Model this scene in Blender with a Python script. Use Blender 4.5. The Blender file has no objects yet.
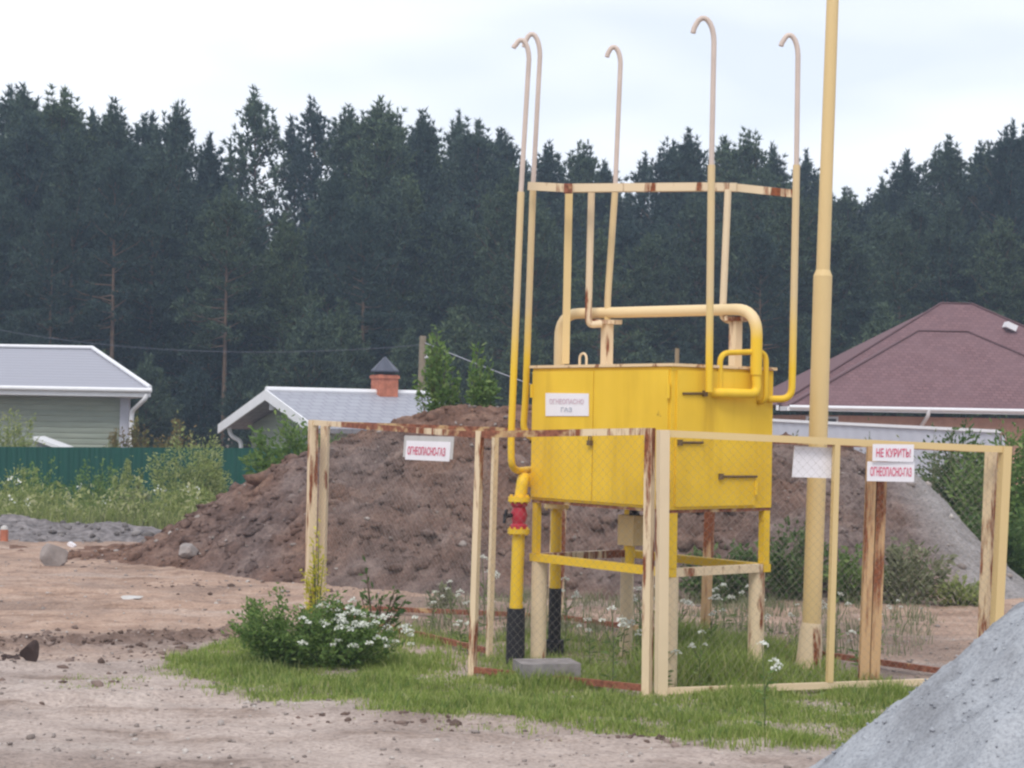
import bpy, math, random
import numpy as np
from mathutils import Vector, Matrix

# ------------------------------------------------------------------ camera, world, sun, exposure
sc = bpy.context.scene
COL = sc.collection
F = 1800.0
CAM = Vector((0.0, 0.0, 1.66))
PITCH = math.atan(31.0 / F)
ROLL = math.radians(1.03)
ROT = (Matrix.Rotation(math.pi / 2 + PITCH, 3, 'X') @ Matrix.Rotation(ROLL, 3, 'Z'))
cd = bpy.data.cameras.new('camera')
cam = bpy.data.objects.new('camera', cd)
COL.objects.link(cam)
cam.matrix_world = Matrix.Translation(CAM) @ ROT.to_4x4()
cd.sensor_width = 36.0
cd.lens = F / 1024.0 * 36.0
cd.clip_start = 0.1
cd.clip_end = 4000.0
sc.camera = cam

SUN_EL, SUN_AZ = math.radians(52), math.radians(196)      # azimuth clockwise from +Y
world = bpy.data.worlds.new("World")
sc.world = world
world.use_nodes = True
wn = world.node_tree.nodes
wl = world.node_tree.links
wn.clear()
w_out = wn.new('ShaderNodeOutputWorld')
w_bg = wn.new('ShaderNodeBackground')
w_sky = wn.new('ShaderNodeTexSky')
w_sky.sky_type = 'NISHITA'
w_sky.sun_disc = False
w_sky.sun_elevation = SUN_EL
w_sky.sun_rotation = SUN_AZ
w_sky.air_density = 1.0
w_sky.dust_density = 2.0
w_tc = wn.new('ShaderNodeTexCoord')
w_mp = wn.new('ShaderNodeMapping')
w_mp.inputs['Scale'].default_value = (2.6, 2.6, 9.0)
w_mp.inputs['Location'].default_value = (0.35, 0.1, 0.4)
w_no = wn.new('ShaderNodeTexNoise')
w_no.inputs['Scale'].default_value = 1.25
w_no.inputs['Detail'].default_value = 3.0
w_no.inputs['Roughness'].default_value = 0.5
w_rp = wn.new('ShaderNodeValToRGB')
w_rp.color_ramp.elements[0].position = 0.36
w_rp.color_ramp.elements[0].color = (0.68, 0.68, 0.68, 1)
w_rp.color_ramp.elements[1].position = 0.58
w_rp.color_ramp.elements[1].color = (0.97, 0.97, 0.97, 1)
w_mx = wn.new('ShaderNodeMix')
w_mx.data_type = 'RGBA'
CLOUD = (8.5, 8.85, 9.6, 1)
w_mx.inputs['B'].default_value = CLOUD
wl.new(w_tc.outputs['Generated'], w_mp.inputs['Vector'])
wl.new(w_mp.outputs['Vector'], w_no.inputs['Vector'])
wl.new(w_no.outputs['Fac'], w_rp.inputs['Fac'])
wl.new(w_rp.outputs['Color'], w_mx.inputs['Factor'])
wl.new(w_sky.outputs['Color'], w_mx.inputs['A'])
wl.new(w_mx.outputs['Result'], w_bg.inputs['Color'])
w_bg.inputs['Strength'].default_value = 0.095
wl.new(w_bg.outputs['Background'], w_out.inputs['Surface'])

sd = bpy.data.lights.new('sun', 'SUN')
sd.energy = 1.5
sd.angle = math.radians(22)
sd.color = (1.0, 0.95, 0.88)
sun = bpy.data.objects.new('sun', sd)
COL.objects.link(sun)
to_sun = Vector((math.sin(SUN_AZ) * math.cos(SUN_EL), math.cos(SUN_AZ) * math.cos(SUN_EL), math.sin(SUN_EL)))
sun.rotation_euler = to_sun.to_track_quat('Z', 'Y').to_euler()
sun.location = (0, -10, 30)

sc.view_settings.view_transform = 'Standard'
sc.view_settings.look = 'None'
sc.view_settings.gamma = 1.0
sc.view_settings.use_curve_mapping = False
sc.view_settings.exposure = 0.48
sc.render.engine = 'CYCLES'
sc.cycles.use_denoising = True
sc.cycles.max_bounces = 6
sc.cycles.transparent_max_bounces = 6
sc.cycles.volume_bounces = 1
sc.cycles.filter_width = 2.4          # soft phone lens
sc.render.film_transparent = False

# ------------------------------------------------------------------ pixel -> world
def ray(px, py):
    return ROT @ Vector(((px - 512.0) / F, (384.0 - py) / F, -1.0))
def P(px, py, Y):
    d = ray(px, py)
    return CAM + d * (Y / d.y)
def G(px, py, z=0.0):
    d = ray(px, py)
    return CAM + d * ((z - CAM.z) / d.z)
def PX(x, Y):                      # approximate pixel column of a world point at eye level
    return 512.0 + x / Y * F

rng = np.random.default_rng(7)
random.seed(7)

# ------------------------------------------------------------------ noise on arrays
_perm = np.random.default_rng(3).permutation(512)
_grad = np.random.default_rng(4).uniform(0, 2 * np.pi, 512)
def perlin(x, y):
    x = np.asarray(x, float); y = np.asarray(y, float)
    xi = np.floor(x).astype(int); yi = np.floor(y).astype(int)
    xf = x - xi; yf = y - yi
    u = xf * xf * xf * (xf * (xf * 6 - 15) + 10); v = yf * yf * yf * (yf * (yf * 6 - 15) + 10)
    def g(ix, iy, dx, dy):
        a = _grad[_perm[(_perm[ix & 511] + iy) & 511]]
        return np.cos(a) * dx + np.sin(a) * dy
    n00 = g(xi, yi, xf, yf); n10 = g(xi + 1, yi, xf - 1, yf)
    n01 = g(xi, yi + 1, xf, yf - 1); n11 = g(xi + 1, yi + 1, xf - 1, yf - 1)
    return (n00 * (1 - u) + n10 * u) * (1 - v) + (n01 * (1 - u) + n11 * u) * v
def fbm(x, y, oct=4, gain=0.5):
    s = 0.0; a = 1.0; f = 1.0
    for i in range(oct):
        s = s + a * perlin(x * f + 17.3 * i, y * f - 9.1 * i); a *= gain; f *= 2.03
    return s
def sstep(a, b, x):
    t = np.clip((x - a) / (b - a), 0, 1)
    return t * t * (3 - 2 * t)

# ------------------------------------------------------------------ materials
def new_mat(name, rough=0.8):
    m = bpy.data.materials.new(name)
    m.use_nodes = True
    nt = m.node_tree
    b = nt.nodes['Principled BSDF']
    b.inputs['Roughness'].default_value = rough
    b.inputs['Specular IOR Level'].default_value = 0.3
    return m, nt, b
def tex_noise(nt, scale, detail=4, rough=0.55, stretch=None, space='Object'):
    tc = nt.nodes.new('ShaderNodeTexCoord')
    n = nt.nodes.new('ShaderNodeTexNoise')
    n.inputs['Scale'].default_value = scale
    n.inputs['Detail'].default_value = detail
    n.inputs['Roughness'].default_value = rough
    if stretch:
        mp = nt.nodes.new('ShaderNodeMapping')
        mp.inputs['Scale'].default_value = stretch
        nt.links.new(tc.outputs[space], mp.inputs['Vector'])
        nt.links.new(mp.outputs['Vector'], n.inputs['Vector'])
    else:
        nt.links.new(tc.outputs[space], n.inputs['Vector'])
    return n.outputs['Fac']
def ramp(nt, fac, stops):
    r = nt.nodes.new('ShaderNodeValToRGB')
    e = r.color_ramp.elements
    while len(e) < len(stops): e.new(0.5)
    for k, (p, c) in enumerate(stops):
        e[k].position = p
        e[k].color = (c if len(c) == 4 else (*c, 1)) if isinstance(c, tuple) else (c, c, c, 1)
    nt.links.new(fac, r.inputs['Fac'])
    return r.outputs['Color']
def mixc(nt, fac, a, b, mode='MIX'):
    m = nt.nodes.new('ShaderNodeMix'); m.data_type = 'RGBA'; m.blend_type = mode
    for s, v in (('Factor', fac), ('A', a), ('B', b)):
        if isinstance(v, (int, float)): m.inputs[s].default_value = v
        elif isinstance(v, tuple): m.inputs[s].default_value = (*v, 1)
        else: nt.links.new(v, m.inputs[s])
    return m.outputs['Result']
def bump(nt, b, h, strength=0.3, dist=0.02):
    n = nt.nodes.new('ShaderNodeBump')
    n.inputs['Strength'].default_value = strength
    n.inputs['Distance'].default_value = dist
    nt.links.new(h, n.inputs['Height'])
    nt.links.new(n.outputs['Normal'], b.inputs['Normal'])
def mat_plain(name, c, rough=0.7, var=0.12, scale=6.0):
    m, nt, b = new_mat(name, rough)
    n = tex_noise(nt, scale)
    lo = tuple(x * (1 - var) for x in c); hi = tuple(min(1, x * (1 + var)) for x in c)
    nt.links.new(ramp(nt, n, [(0.3, lo), (0.7, hi)]), b.inputs['Base Color'])
    return m
def mat_paint(name, paint, amount, rust=(0.19, 0.062, 0.028), scale=5.0, rough=0.55, fade=0.10, stretch=None):
    """Old paint over steel; amount is how much of it has gone to rust."""
    m, nt, b = new_mat(name, rough)
    n1 = tex_noise(nt, scale, 6, 0.62, stretch)
    n2 = tex_noise(nt, scale * 0.35, 3)
    n3 = tex_noise(nt, scale * 7, 3)
    base = mixc(nt, n2, tuple(x * (1 - fade) for x in paint), tuple(min(1, x * (1 + fade)) for x in paint))
    rc = ramp(nt, n3, [(0.3, tuple(x * 0.65 for x in rust)), (0.7, tuple(x * 1.6 for x in rust))])
    t = 0.5 + (0.5 - amount) * 0.46
    mask = ramp(nt, n1, [(max(0.0, t - 0.03), 0.0), (min(1.0, t + 0.04), 1.0)])
    nt.links.new(mixc(nt, mask, base, rc), b.inputs['Base Color'])
    nt.links.new(ramp(nt, mask, [(0, rough), (1, 0.92)]), b.inputs['Roughness'])
    bump(nt, b, mask, 0.2, 0.003)
    return m
def mat_leaf(name, c1, c2, c3=None, rough=0.6, trans=0.25):
    m, nt, b = new_mat(name, rough)
    g = nt.nodes.new('ShaderNodeNewGeometry')
    st = [(0.0, c1), (0.7, c2)] + ([(1.0, c3)] if c3 else [])
    col = ramp(nt, g.outputs['Random Per Island'], st)
    nt.links.new(col, b.inputs['Base Color'])
    b.inputs['Specular IOR Level'].default_value = 0.15
    if trans > 0:
        tr = nt.nodes.new('ShaderNodeBsdfTranslucent')
        nt.links.new(col, tr.inputs['Color'])
        ms = nt.nodes.new('ShaderNodeMixShader'); ms.inputs[0].default_value = trans
        nt.links.new(b.outputs[0], ms.inputs[1]); nt.links.new(tr.outputs[0], ms.inputs[2])
        nt.links.new(ms.outputs[0], nt.nodes['Material Output'].inputs['Surface'])
    return m

YEL = (0.76, 0.49, 0.03)
CREAM = (0.68, 0.54, 0.36)
M = {}
M['yellow'] = mat_paint('yellow_paint', YEL, 0.0, fade=0.07)
nt = M['yellow'].node_tree; b = nt.nodes['Principled BSDF']; src = b.inputs['Base Color'].links[0].from_socket
drip = ramp(nt, tex_noise(nt, 5, 5, 0.6, stretch=(1, 1, 0.10)), [(0.30, (0.80, 0.76, 0.70)), (0.50, (1, 1, 1)), (0.75, (1.06, 1.07, 1.3))])
blot = ramp(nt, tex_noise(nt, 2.2, 3), [(0.3, (0.93, 0.91, 0.88)), (0.7, (1.05, 1.06, 1.2))])
src = mixc(nt, 1.0, mixc(nt, 1.0, src, drip, 'MULTIPLY'), blot, 'MULTIPLY')
chip = ramp(nt, tex_noise(nt, 22, 4, 0.7), [(0.70, 0.0), (0.74, 0.8)])
nt.links.new(mixc(nt, chip, src, (0.30, 0.13, 0.03)), b.inputs['Base Color'])
bump(nt, b, tex_noise(nt, 2.5, 2), 0.25, 0.03)
M['yellow_worn'] = mat_paint('yellow_paint_worn', YEL, 0.10, scale=9)
M['cream'] = mat_paint('cream_paint', CREAM, 0.30, scale=8, stretch=(1, 1, 0.2))
M['cream_clean'] = mat_paint('cream_paint_clean', (0.66, 0.49, 0.24), 0.05, scale=3)
M['cream_rust'] = mat_paint('cream_paint_rusting', CREAM, 0.46, scale=9, stretch=(1, 1, 0.16))
M['rust'] = mat_paint('rusty_paint', (0.5, 0.34, 0.17), 0.66, rust=(0.2, 0.075, 0.045), scale=5)
M['rust_stripe'] = mat_paint('rust_brown_steel', (0.56, 0.36, 0.19), 0.47, scale=9, stretch=(1, 1, 0.1))
M['pipe_pink'] = mat_plain('bare_pipe', (0.56, 0.46, 0.40), 0.5, 0.08)
M['lid'] = mat_paint('faded_lid_paint', (0.74, 0.55, 0.33), 0.3, scale=8)
M['black'] = mat_plain('black_coating', (0.018, 0.018, 0.022), 0.6)
M['red'] = mat_plain('red_paint', (0.42, 0.03, 0.05), 0.5)
M['dark_steel'] = mat_plain('dark_steel', (0.14, 0.09, 0.04), 0.6)
M['wire'] = mat_paint('galvanised_wire', (0.27, 0.23, 0.20), 0.2, rust=(0.20, 0.12, 0.08), scale=14)
M['sign'] = mat_plain('sign_white', (0.80, 0.77, 0.80), 0.45, 0.03)
M['sign_film'] = mat_plain('grey_film', (0.48, 0.46, 0.44), 0.35, 0.1)
M['sign_red'] = mat_plain('red_print', (0.62, 0.09, 0.17), 0.6, 0.15, 40)
M['sign_pink'] = mat_plain('faded_print', (0.62, 0.46, 0.52), 0.6, 0.1, 40)
M['sign_grey'] = mat_plain('grey_print', (0.45, 0.47, 0.52), 0.6, 0.1, 40)
M['concrete'] = mat_plain('concrete', (0.24, 0.22, 0.22), 0.9, 0.25, 12)
M['white_trim'] = mat_plain('white_trim', (0.72, 0.72, 0.74), 0.5, 0.04)
M['roof_grey'] = mat_plain('grey_roof', (0.42, 0.42, 0.47), 0.6, 0.1, 3)
M['brick_red'] = mat_plain('red_brick', (0.42, 0.15, 0.09), 0.85, 0.25, 9)
M['cap_dark'] = mat_plain('dark_tin', (0.07, 0.075, 0.1), 0.4, 0.1)
M['fence_green'] = mat_plain('green_sheet', (0.008, 0.066, 0.050), 0.5, 0.1, 1)
M['fence_white'] = mat_plain('pale_sheet', (0.46, 0.47, 0.53), 0.5, 0.06, 1)
M['wood_pole'] = mat_plain('grey_wood', (0.22, 0.18, 0.13), 0.9, 0.2)
M['peach_wall'] = mat_plain('peach_brick', (0.50, 0.29, 0.21), 0.85, 0.12, 5)
M['glass_dark'] = mat_plain('window_glass', (0.05, 0.05, 0.06), 0.15, 0.1)
M['bark'] = mat_plain('pine_bark', (0.15, 0.10, 0.07), 0.95, 0.35, 4)
M['needles'] = mat_leaf('pine_needles', (0.032, 0.052, 0.043), (0.068, 0.105, 0.072), (0.115, 0.16, 0.10), trans=0.2)
nt = M['needles'].node_tree; oi = nt.nodes.new('ShaderNodeObjectInfo')
b = nt.nodes['Principled BSDF']; src = b.inputs['Base Color'].links[0].from_socket
for sk in [l.to_socket for l in list(src.links)]:
    nt.links.new(mixc(nt, 1.0, src, ramp(nt, oi.outputs['Random'], [(0.0, (0.62, 0.68, 0.85)), (0.5, (0.95, 0.95, 1.0)), (1.0, (1.45, 1.35, 1.0))]), 'MULTIPLY'), sk)
M['leaf'] = mat_leaf('green_leaf', (0.085, 0.155, 0.04), (0.165, 0.255, 0.07), (0.27, 0.35, 0.12), trans=0.45)
M['leaf_dark'] = mat_leaf('dark_leaf', (0.055, 0.10, 0.03), (0.10, 0.165, 0.05), (0.16, 0.23, 0.085), trans=0.4)
M['leaf_pale'] = mat_leaf('pale_leaf', (0.18, 0.23, 0.07), (0.33, 0.38, 0.13), (0.46, 0.47, 0.23), trans=0.5)
M['leaf_grey'] = mat_leaf('grey_green_leaf', (0.12, 0.14, 0.07), (0.22, 0.24, 0.13), (0.32, 0.32, 0.21), trans=0.35)
M['leaf_yellow'] = mat_leaf('yellow_leaf', (0.40, 0.38, 0.03), (0.55, 0.52, 0.05), (0.66, 0.62, 0.12), trans=0.4)
M['leaf_mix'] = mat_leaf('meadow_leaf', (0.14, 0.20, 0.06), (0.34, 0.37, 0.14), (0.55, 0.53, 0.32), trans=0.5)
M['leaf_ochre'] = mat_leaf('ochre_leaf', (0.17, 0.11, 0.05), (0.2, 0.17, 0.06), (0.22, 0.24, 0.09))
M['grass'] = mat_leaf('grass_blade', (0.19, 0.25, 0.06), (0.31, 0.41, 0.10), (0.52, 0.52, 0.23), trans=0.5)
M['stem'] = mat_plain('plant_stem', (0.10, 0.13, 0.05), 0.8, 0.2)
M['stem_brown'] = mat_plain('dry_stem', (0.11, 0.07, 0.05), 0.9, 0.2)
M['petal'] = mat_leaf('white_petal', (0.62, 0.64, 0.56), (0.74, 0.76, 0.70), (0.80, 0.80, 0.76), trans=0.2)
M['stone'] = mat_leaf('mixed_stone', (0.17, 0.14, 0.125), (0.30, 0.26, 0.24), (0.48, 0.44, 0.41), rough=0.95, trans=0)
M['clod'] = mat_leaf('soil_clod', (0.085, 0.058, 0.048), (0.15, 0.105, 0.088), (0.25, 0.19, 0.165), rough=0.98, trans=0)
M['pale_stone'] = mat_plain('pale_stone', (0.27, 0.235, 0.22), 0.9, 0.2, 9)
M['dark_clod'] = mat_plain('dark_clod', (0.06, 0.04, 0.036), 0.95, 0.3, 14)
M['grain'] = mat_leaf('blue_grey_chip', (0.23, 0.24, 0.265), (0.30, 0.315, 0.345), (0.40, 0.42, 0.45), rough=0.9, trans=0)

# shingled roof
m, nt, b = new_mat('burgundy_shingles', 0.9)
tc = nt.nodes.new('ShaderNodeTexCoord'); br = nt.nodes.new('ShaderNodeTexBrick')
br.inputs['Scale'].default_value = 1.0
br.inputs['Brick Width'].default_value = 0.17; br.inputs['Row Height'].default_value = 0.11
br.inputs['Mortar Size'].default_value = 0.012
br.inputs['Color1'].default_value = (0.125, 0.062, 0.065, 1); br.inputs['Color2'].default_value = (0.205, 0.110, 0.113, 1)
br.inputs['Mortar'].default_value = (0.07, 0.035, 0.04, 1)
nt.links.new(tc.outputs['Object'], br.inputs['Vector'])
nt.links.new(mixc(nt, tex_noise(nt, 1.2, 6), br.outputs['Color'], (0.17, 0.10, 0.108)), b.inputs['Base Color'])
M['shingle'] = m
M['shingle_ridge'] = mat_plain('dark_ridge_shingle', (0.105, 0.056, 0.06), 0.9)

# green log wall
m, nt, b = new_mat('green_log_paint', 0.8)
n = tex_noise(nt, 3, 5, stretch=(0.4, 0.4, 3))
nt.links.new(ramp(nt, n, [(0.3, (0.25, 0.28, 0.23)), (0.7, (0.33, 0.36, 0.30))]), b.inputs['Base Color'])
M['log_green'] = m

# dirt ground
m, nt, b = new_mat('dirt', 0.97)
big = tex_noise(nt, 0.55, 5, 0.6)
streak = tex_noise(nt, 0.9, 5, 0.65, stretch=(0.35, 1.7, 1))
mid = tex_noise(nt, 3.5, 6, 0.65)
fine = tex_noise(nt, 38, 4, 0.7)
tc = nt.nodes.new('ShaderNodeTexCoord'); sep = nt.nodes.new('ShaderNodeSeparateXYZ')
nt.links.new(tc.outputs['Object'], sep.inputs[0])
grey = ramp(nt, mid, [(0.25, (0.31, 0.247, 0.215)), (0.55, (0.41, 0.338, 0.30)), (0.8, (0.48, 0.40, 0.358))])
red = ramp(nt, mid, [(0.25, (0.20, 0.125, 0.092)), (0.5, (0.36, 0.24, 0.175)), (0.75, (0.46, 0.335, 0.262))])
# reddish soil lies on the yard behind the track (stays where it is on the ground)
mr = nt.nodes.new('ShaderNodeMapRange'); mr.inputs['From Min'].default_value = 10.8; mr.inputs['From Max'].default_value = 14.0
nt.links.new(sep.outputs['Y'], mr.inputs['Value'])
ma = nt.nodes.new('ShaderNodeMath'); ma.operation = 'MULTIPLY_ADD'
nt.links.new(mr.outputs['Result'], ma.inputs[0]); ma.inputs[1].default_value = 0.55
nt.links.new(streak, ma.inputs[2])
zone = ramp(nt, ma.outputs[0], [(0.62, 0.0), (0.92, 0.9)])
c = mixc(nt, zone, grey, red)
damp = ramp(nt, big, [(0.36, 0.6), (0.52, 0.0)])
c = mixc(nt, damp, c, (0.15, 0.108, 0.09))
blot = ramp(nt, tex_noise(nt, 1.7, 6, 0.7, stretch=(0.55, 1.5, 1)), [(0.33, (0.62, 0.57, 0.53)), (0.46, (1, 1, 1)), (0.62, (1.0, 1.0, 1.0)), (0.74, (1.18, 1.16, 1.14))])
c = mixc(nt, 1.0, c, blot, 'MULTIPLY')
pale = ramp(nt, streak, [(0.56, 0.0), (0.74, 0.55)])
c = mixc(nt, pale, c, (0.44, 0.395, 0.365))
# churned brown soil along the edge of the track
l1 = nt.nodes.new('ShaderNodeMath'); l1.operation = 'MULTIPLY_ADD'; nt.links.new(sep.outputs['X'], l1.inputs[0]); l1.inputs[1].default_value = -0.5; nt.links.new(sep.outputs['Y'], l1.inputs[2])
l2 = nt.nodes.new('ShaderNodeMath'); l2.operation = 'MULTIPLY_ADD'; nt.links.new(mid, l2.inputs[0]); l2.inputs[1].default_value = 1.6; nt.links.new(l1.outputs[0], l2.inputs[2])
l3 = nt.nodes.new('ShaderNodeMath'); l3.operation = 'SUBTRACT'; nt.links.new(l2.outputs[0], l3.inputs[0]); l3.inputs[1].default_value = 15.0
l4 = nt.nodes.new('ShaderNodeMath'); l4.operation = 'ABSOLUTE'; nt.links.new(l3.outputs[0], l4.inputs[0])
l5 = nt.nodes.new('ShaderNodeMapRange'); l5.inputs['From Min'].default_value = -1.9; l5.inputs['From Max'].default_value = -2.2; nt.links.new(sep.outputs['X'], l5.inputs['Value'])
l6 = nt.nodes.new('ShaderNodeMath'); l6.operation = 'MULTIPLY'; nt.links.new(ramp(nt, l4.outputs[0], [(0.15, 0.75), (0.55, 0.0)]), l6.inputs[0]); nt.links.new(l5.outputs['Result'], l6.inputs[1])
c = mixc(nt, l6.outputs[0], c, (0.135, 0.085, 0.066))
spk = ramp(nt, fine, [(0.30, (0.62, 0.6, 0.6)), (0.5, (1, 1, 1)), (0.72, (1.28, 1.27, 1.26))])
c = mixc(nt, 1.0, c, spk, 'MULTIPLY')
nt.links.new(c, b.inputs['Base Color'])
bump(nt, b, mixc(nt, 0.5, mid, fine), 0.6, 0.04)
M['dirt'] = m

# soil of the heap
m, nt, b = new_mat('heap_soil', 0.98)
big = tex_noise(nt, 0.6, 4); mid = tex_noise(nt, 3.2, 7, 0.68); fine = tex_noise(nt, 26, 5, 0.7)
br_ = ramp(nt, mid, [(0.3, (0.062, 0.042, 0.038)), (0.5, (0.172, 0.124, 0.112)), (0.72, (0.29, 0.225, 0.203))])
rd = ramp(nt, mid, [(0.25, (0.075, 0.040, 0.028)), (0.5, (0.19, 0.105, 0.074)), (0.78, (0.33, 0.21, 0.15))])
gr = ramp(nt, mid, [(0.25, (0.23, 0.21, 0.20)), (0.6, (0.33, 0.305, 0.30)), (0.8, (0.38, 0.355, 0.345))])
c = mixc(nt, ramp(nt, big, [(0.45, 0.0), (0.62, 0.85)]), br_, rd)
tc = nt.nodes.new('ShaderNodeTexCoord'); sep = nt.nodes.new('ShaderNodeSeparateXYZ'); nt.links.new(tc.outputs['Object'], sep.inputs[0])
def band(lo, hi, sock):
    r = nt.nodes.new('ShaderNodeMapRange'); r.inputs['From Min'].default_value = lo; r.inputs['From Max'].default_value = hi
    nt.links.new(sock, r.inputs['Value']); return r.outputs['Result']
c = mixc(nt, band(1.25, 1.75, sep.outputs['Z']), c, rd)          # the last load tipped on the crest is redder
c = mixc(nt, band(-2.6, -4.4, sep.outputs['X']), c, rd)
c = mixc(nt, band(4.0, 4.45, sep.outputs['X']), c, gr)            # grey clay at its end
spk = ramp(nt, fine, [(0.3, (0.6, 0.6, 0.6)), (0.5, (1, 1, 1)), (0.7, (1.3, 1.28, 1.25))])
c = mixc(nt, 1.0, c, spk, 'MULTIPLY')
nt.links.new(c, b.inputs['Base Color'])
bump(nt, b, mixc(nt, 0.4, mid, fine), 1.0, 0.10)
M['soil'] = m

# gravel heap
m, nt, b = new_mat('blue_grey_gravel', 0.95)
mid = tex_noise(nt, 2.6, 6, 0.62, stretch=(1.0, 1.0, 0.45)); fine = tex_noise(nt, 60, 4, 0.75)
c = ramp(nt, mid, [(0.28, (0.19, 0.195, 0.21)), (0.5, (0.31, 0.325, 0.35)), (0.75, (0.38, 0.395, 0.42))])
spk = ramp(nt, fine, [(0.3, (0.65, 0.65, 0.67)), (0.5, (1, 1, 1)), (0.7, (1.22, 1.22, 1.22))])
nt.links.new(mixc(nt, 1.0, c, spk, 'MULTIPLY'), b.inputs['Base Color'])
bump(nt, b, mixc(nt, 0.5, mid, fine), 0.5, 0.02)
M['gravel'] = m
M['rubble_grey'] = mat_plain('grey_rubble', (0.165, 0.148, 0.148), 0.95, 0.5, 9)
M['rubble_chip'] = mat_leaf('rubble_chip', (0.11, 0.098, 0.095), (0.16, 0.145, 0.142), (0.25, 0.23, 0.225), rough=0.95, trans=0)

# ------------------------------------------------------------------ mesh helpers
def link_mesh(name, me, mat, parent=None, smooth=False):
    if mat is not None: me.materials.append(mat)
    o = bpy.data.objects.new(name, me)
    COL.objects.link(o)
    if parent is not None:
        o.parent = parent
    return o
def world_loc(o):
    v = Vector((0, 0, 0))
    while o is not None:
        v += o.location; o = o.parent
    return v

class MB:
    def __init__(s): s.v = []; s.f = []
    def add(s, verts, faces):
        k = len(s.v); s.v += [tuple(q) for q in verts]; s.f += [tuple(i + k for i in f) for f in faces]; return s
    def frame_box(s, c, ax, ay, az, hx, hy, hz):
        c = Vector(c); ax, ay, az = (Vector(q).normalized() for q in (ax, ay, az))
        vs = [c + ax * (i * hx) + ay * (j * hy) + az * (k * hz) for i in (-1, 1) for j in (-1, 1) for k in (-1, 1)]
        return s.add(vs, [(0, 1, 3, 2), (4, 6, 7, 5), (0, 4, 5, 1), (2, 3, 7, 6), (0, 2, 6, 4), (1, 5, 7, 3)])
    def box(s, c, sx, sy, sz): return s.frame_box(c, (1, 0, 0), (0, 1, 0), (0, 0, 1), sx / 2, sy / 2, sz / 2)
    def bar(s, p, q, w, h, side=None):
        p, q = Vector(p), Vector(q); d = (q - p); L = d.length; d.normalize()
        if side is None:
            side = d.cross(Vector((0, 0, 1)))
            if side.length < 1e-3: side = Vector((1, 0, 0))
        side = Vector(side); side = (side - d * side.dot(d)).normalized(); up = side.cross(d)
        return s.frame_box((p + q) / 2, d, side, up, L / 2, w / 2, h / 2)
    def tube(s, pts, r, n=12, caps=True):
        pts = [Vector(q) for q in pts]; rs = r if isinstance(r, (list, tuple)) else [r] * len(pts)
        rings = []; prev = None
        for i, q in enumerate(pts):
            t = (pts[min(i + 1, len(pts) - 1)] - pts[max(i - 1, 0)]).normalized()
            if prev is None:
                a = t.cross(Vector((0, 0, 1)))
                if a.length < 1e-3: a = t.cross(Vector((1, 0, 0)))
                a.normalize()
            else:
                a = (prev - t * prev.dot(t)).normalized()
            prev = a; bb = t.cross(a)
            rings.append([q + (a * math.cos(2 * math.pi * k / n) + bb * math.sin(2 * math.pi * k / n)) * rs[i] for k in range(n)])
        vs = [x for rg in rings for x in rg]; fs = []
        for i in range(len(rings) - 1):
            for k in range(n):
                fs.append((i * n + k, i * n + (k + 1) % n, (i + 1) * n + (k + 1) % n, (i + 1) * n + k))
        if caps:
            fs.append(tuple(range(n - 1, -1, -1))); fs.append(tuple((len(rings) - 1) * n + k for k in range(n)))
        return s.add(vs, fs)
    def prism(s, poly, thick):
        """poly: 3-D points of a flat outline, extruded by vector thick"""
        n = len(poly); t = Vector(thick)
        vs = [Vector(q) for q in poly] + [Vector(q) + t for q in poly]
        fs = [tuple(range(n - 1, -1, -1)), tuple(range(n, 2 * n))] + [(k, (k + 1) % n, n + (k + 1) % n, n + k) for k in range(n)]
        return s.add(vs, fs)
    def build(s, name, mat, parent=None, smooth=True):
        base = world_loc(parent) if parent is not None else Vector((0, 0, 0))
        me = bpy.data.meshes.new(name)
        me.from_pydata([tuple(Vector(q) - base) for q in s.v], [], s.f)
        import bmesh
        bm = bmesh.new(); bm.from_mesh(me); bmesh.ops.recalc_face_normals(bm, faces=bm.faces); bm.to_mesh(me); bm.free()
        if smooth:
            me.polygons.foreach_set('use_smooth', [True] * len(me.polygons))
            me.set_sharp_from_angle(angle=math.radians(38))
        return link_mesh(name, me, mat, parent)

def poly_arrays(name, V, nper, mat, parent=None, smooth=False):
    """V (n, nper, 3): n separate faces of nper corners"""
    n = V.shape[0]
    base = np.array(world_loc(parent)) if parent is not None else np.zeros(3)
    me = bpy.data.meshes.new(name)
    me.vertices.add(n * nper); me.vertices.foreach_set('co', (V.reshape(-1, 3) - base).astype(np.float32).ravel())
    me.loops.add(n * nper); me.loops.foreach_set('vertex_index', np.arange(n * nper, dtype=np.int32))
    me.polygons.add(n); me.polygons.foreach_set('loop_start', np.arange(0, n * nper, nper, dtype=np.int32))
    me.update(calc_edges=True); me.validate()
    return link_mesh(name, me, mat, parent)
def grid_mesh(name, X, Y, Z, mat, parent=None, smooth=True):
    ny, nx = X.shape
    base = np.array(world_loc(parent)) if parent is not None else np.zeros(3)
    V = np.stack([X, Y, Z], -1).reshape(-1, 3) - base
    i = np.arange(ny * nx).reshape(ny, nx)
    Q = np.stack([i[:-1, :-1], i[:-1, 1:], i[1:, 1:], i[1:, :-1]], -1).reshape(-1, 4)
    me = bpy.data.meshes.new(name)
    me.vertices.add(len(V)); me.vertices.foreach_set('co', V.astype(np.float32).ravel())
    me.loops.add(Q.size); me.loops.foreach_set('vertex_index', Q.astype(np.int32).ravel())
    me.polygons.add(len(Q)); me.polygons.foreach_set('loop_start', np.arange(0, Q.size, 4, dtype=np.int32))
    me.update(calc_edges=True)
    if smooth: me.polygons.foreach_set('use_smooth', np.ones(len(Q), bool))
    return link_mesh(name, me, mat, parent)

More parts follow.
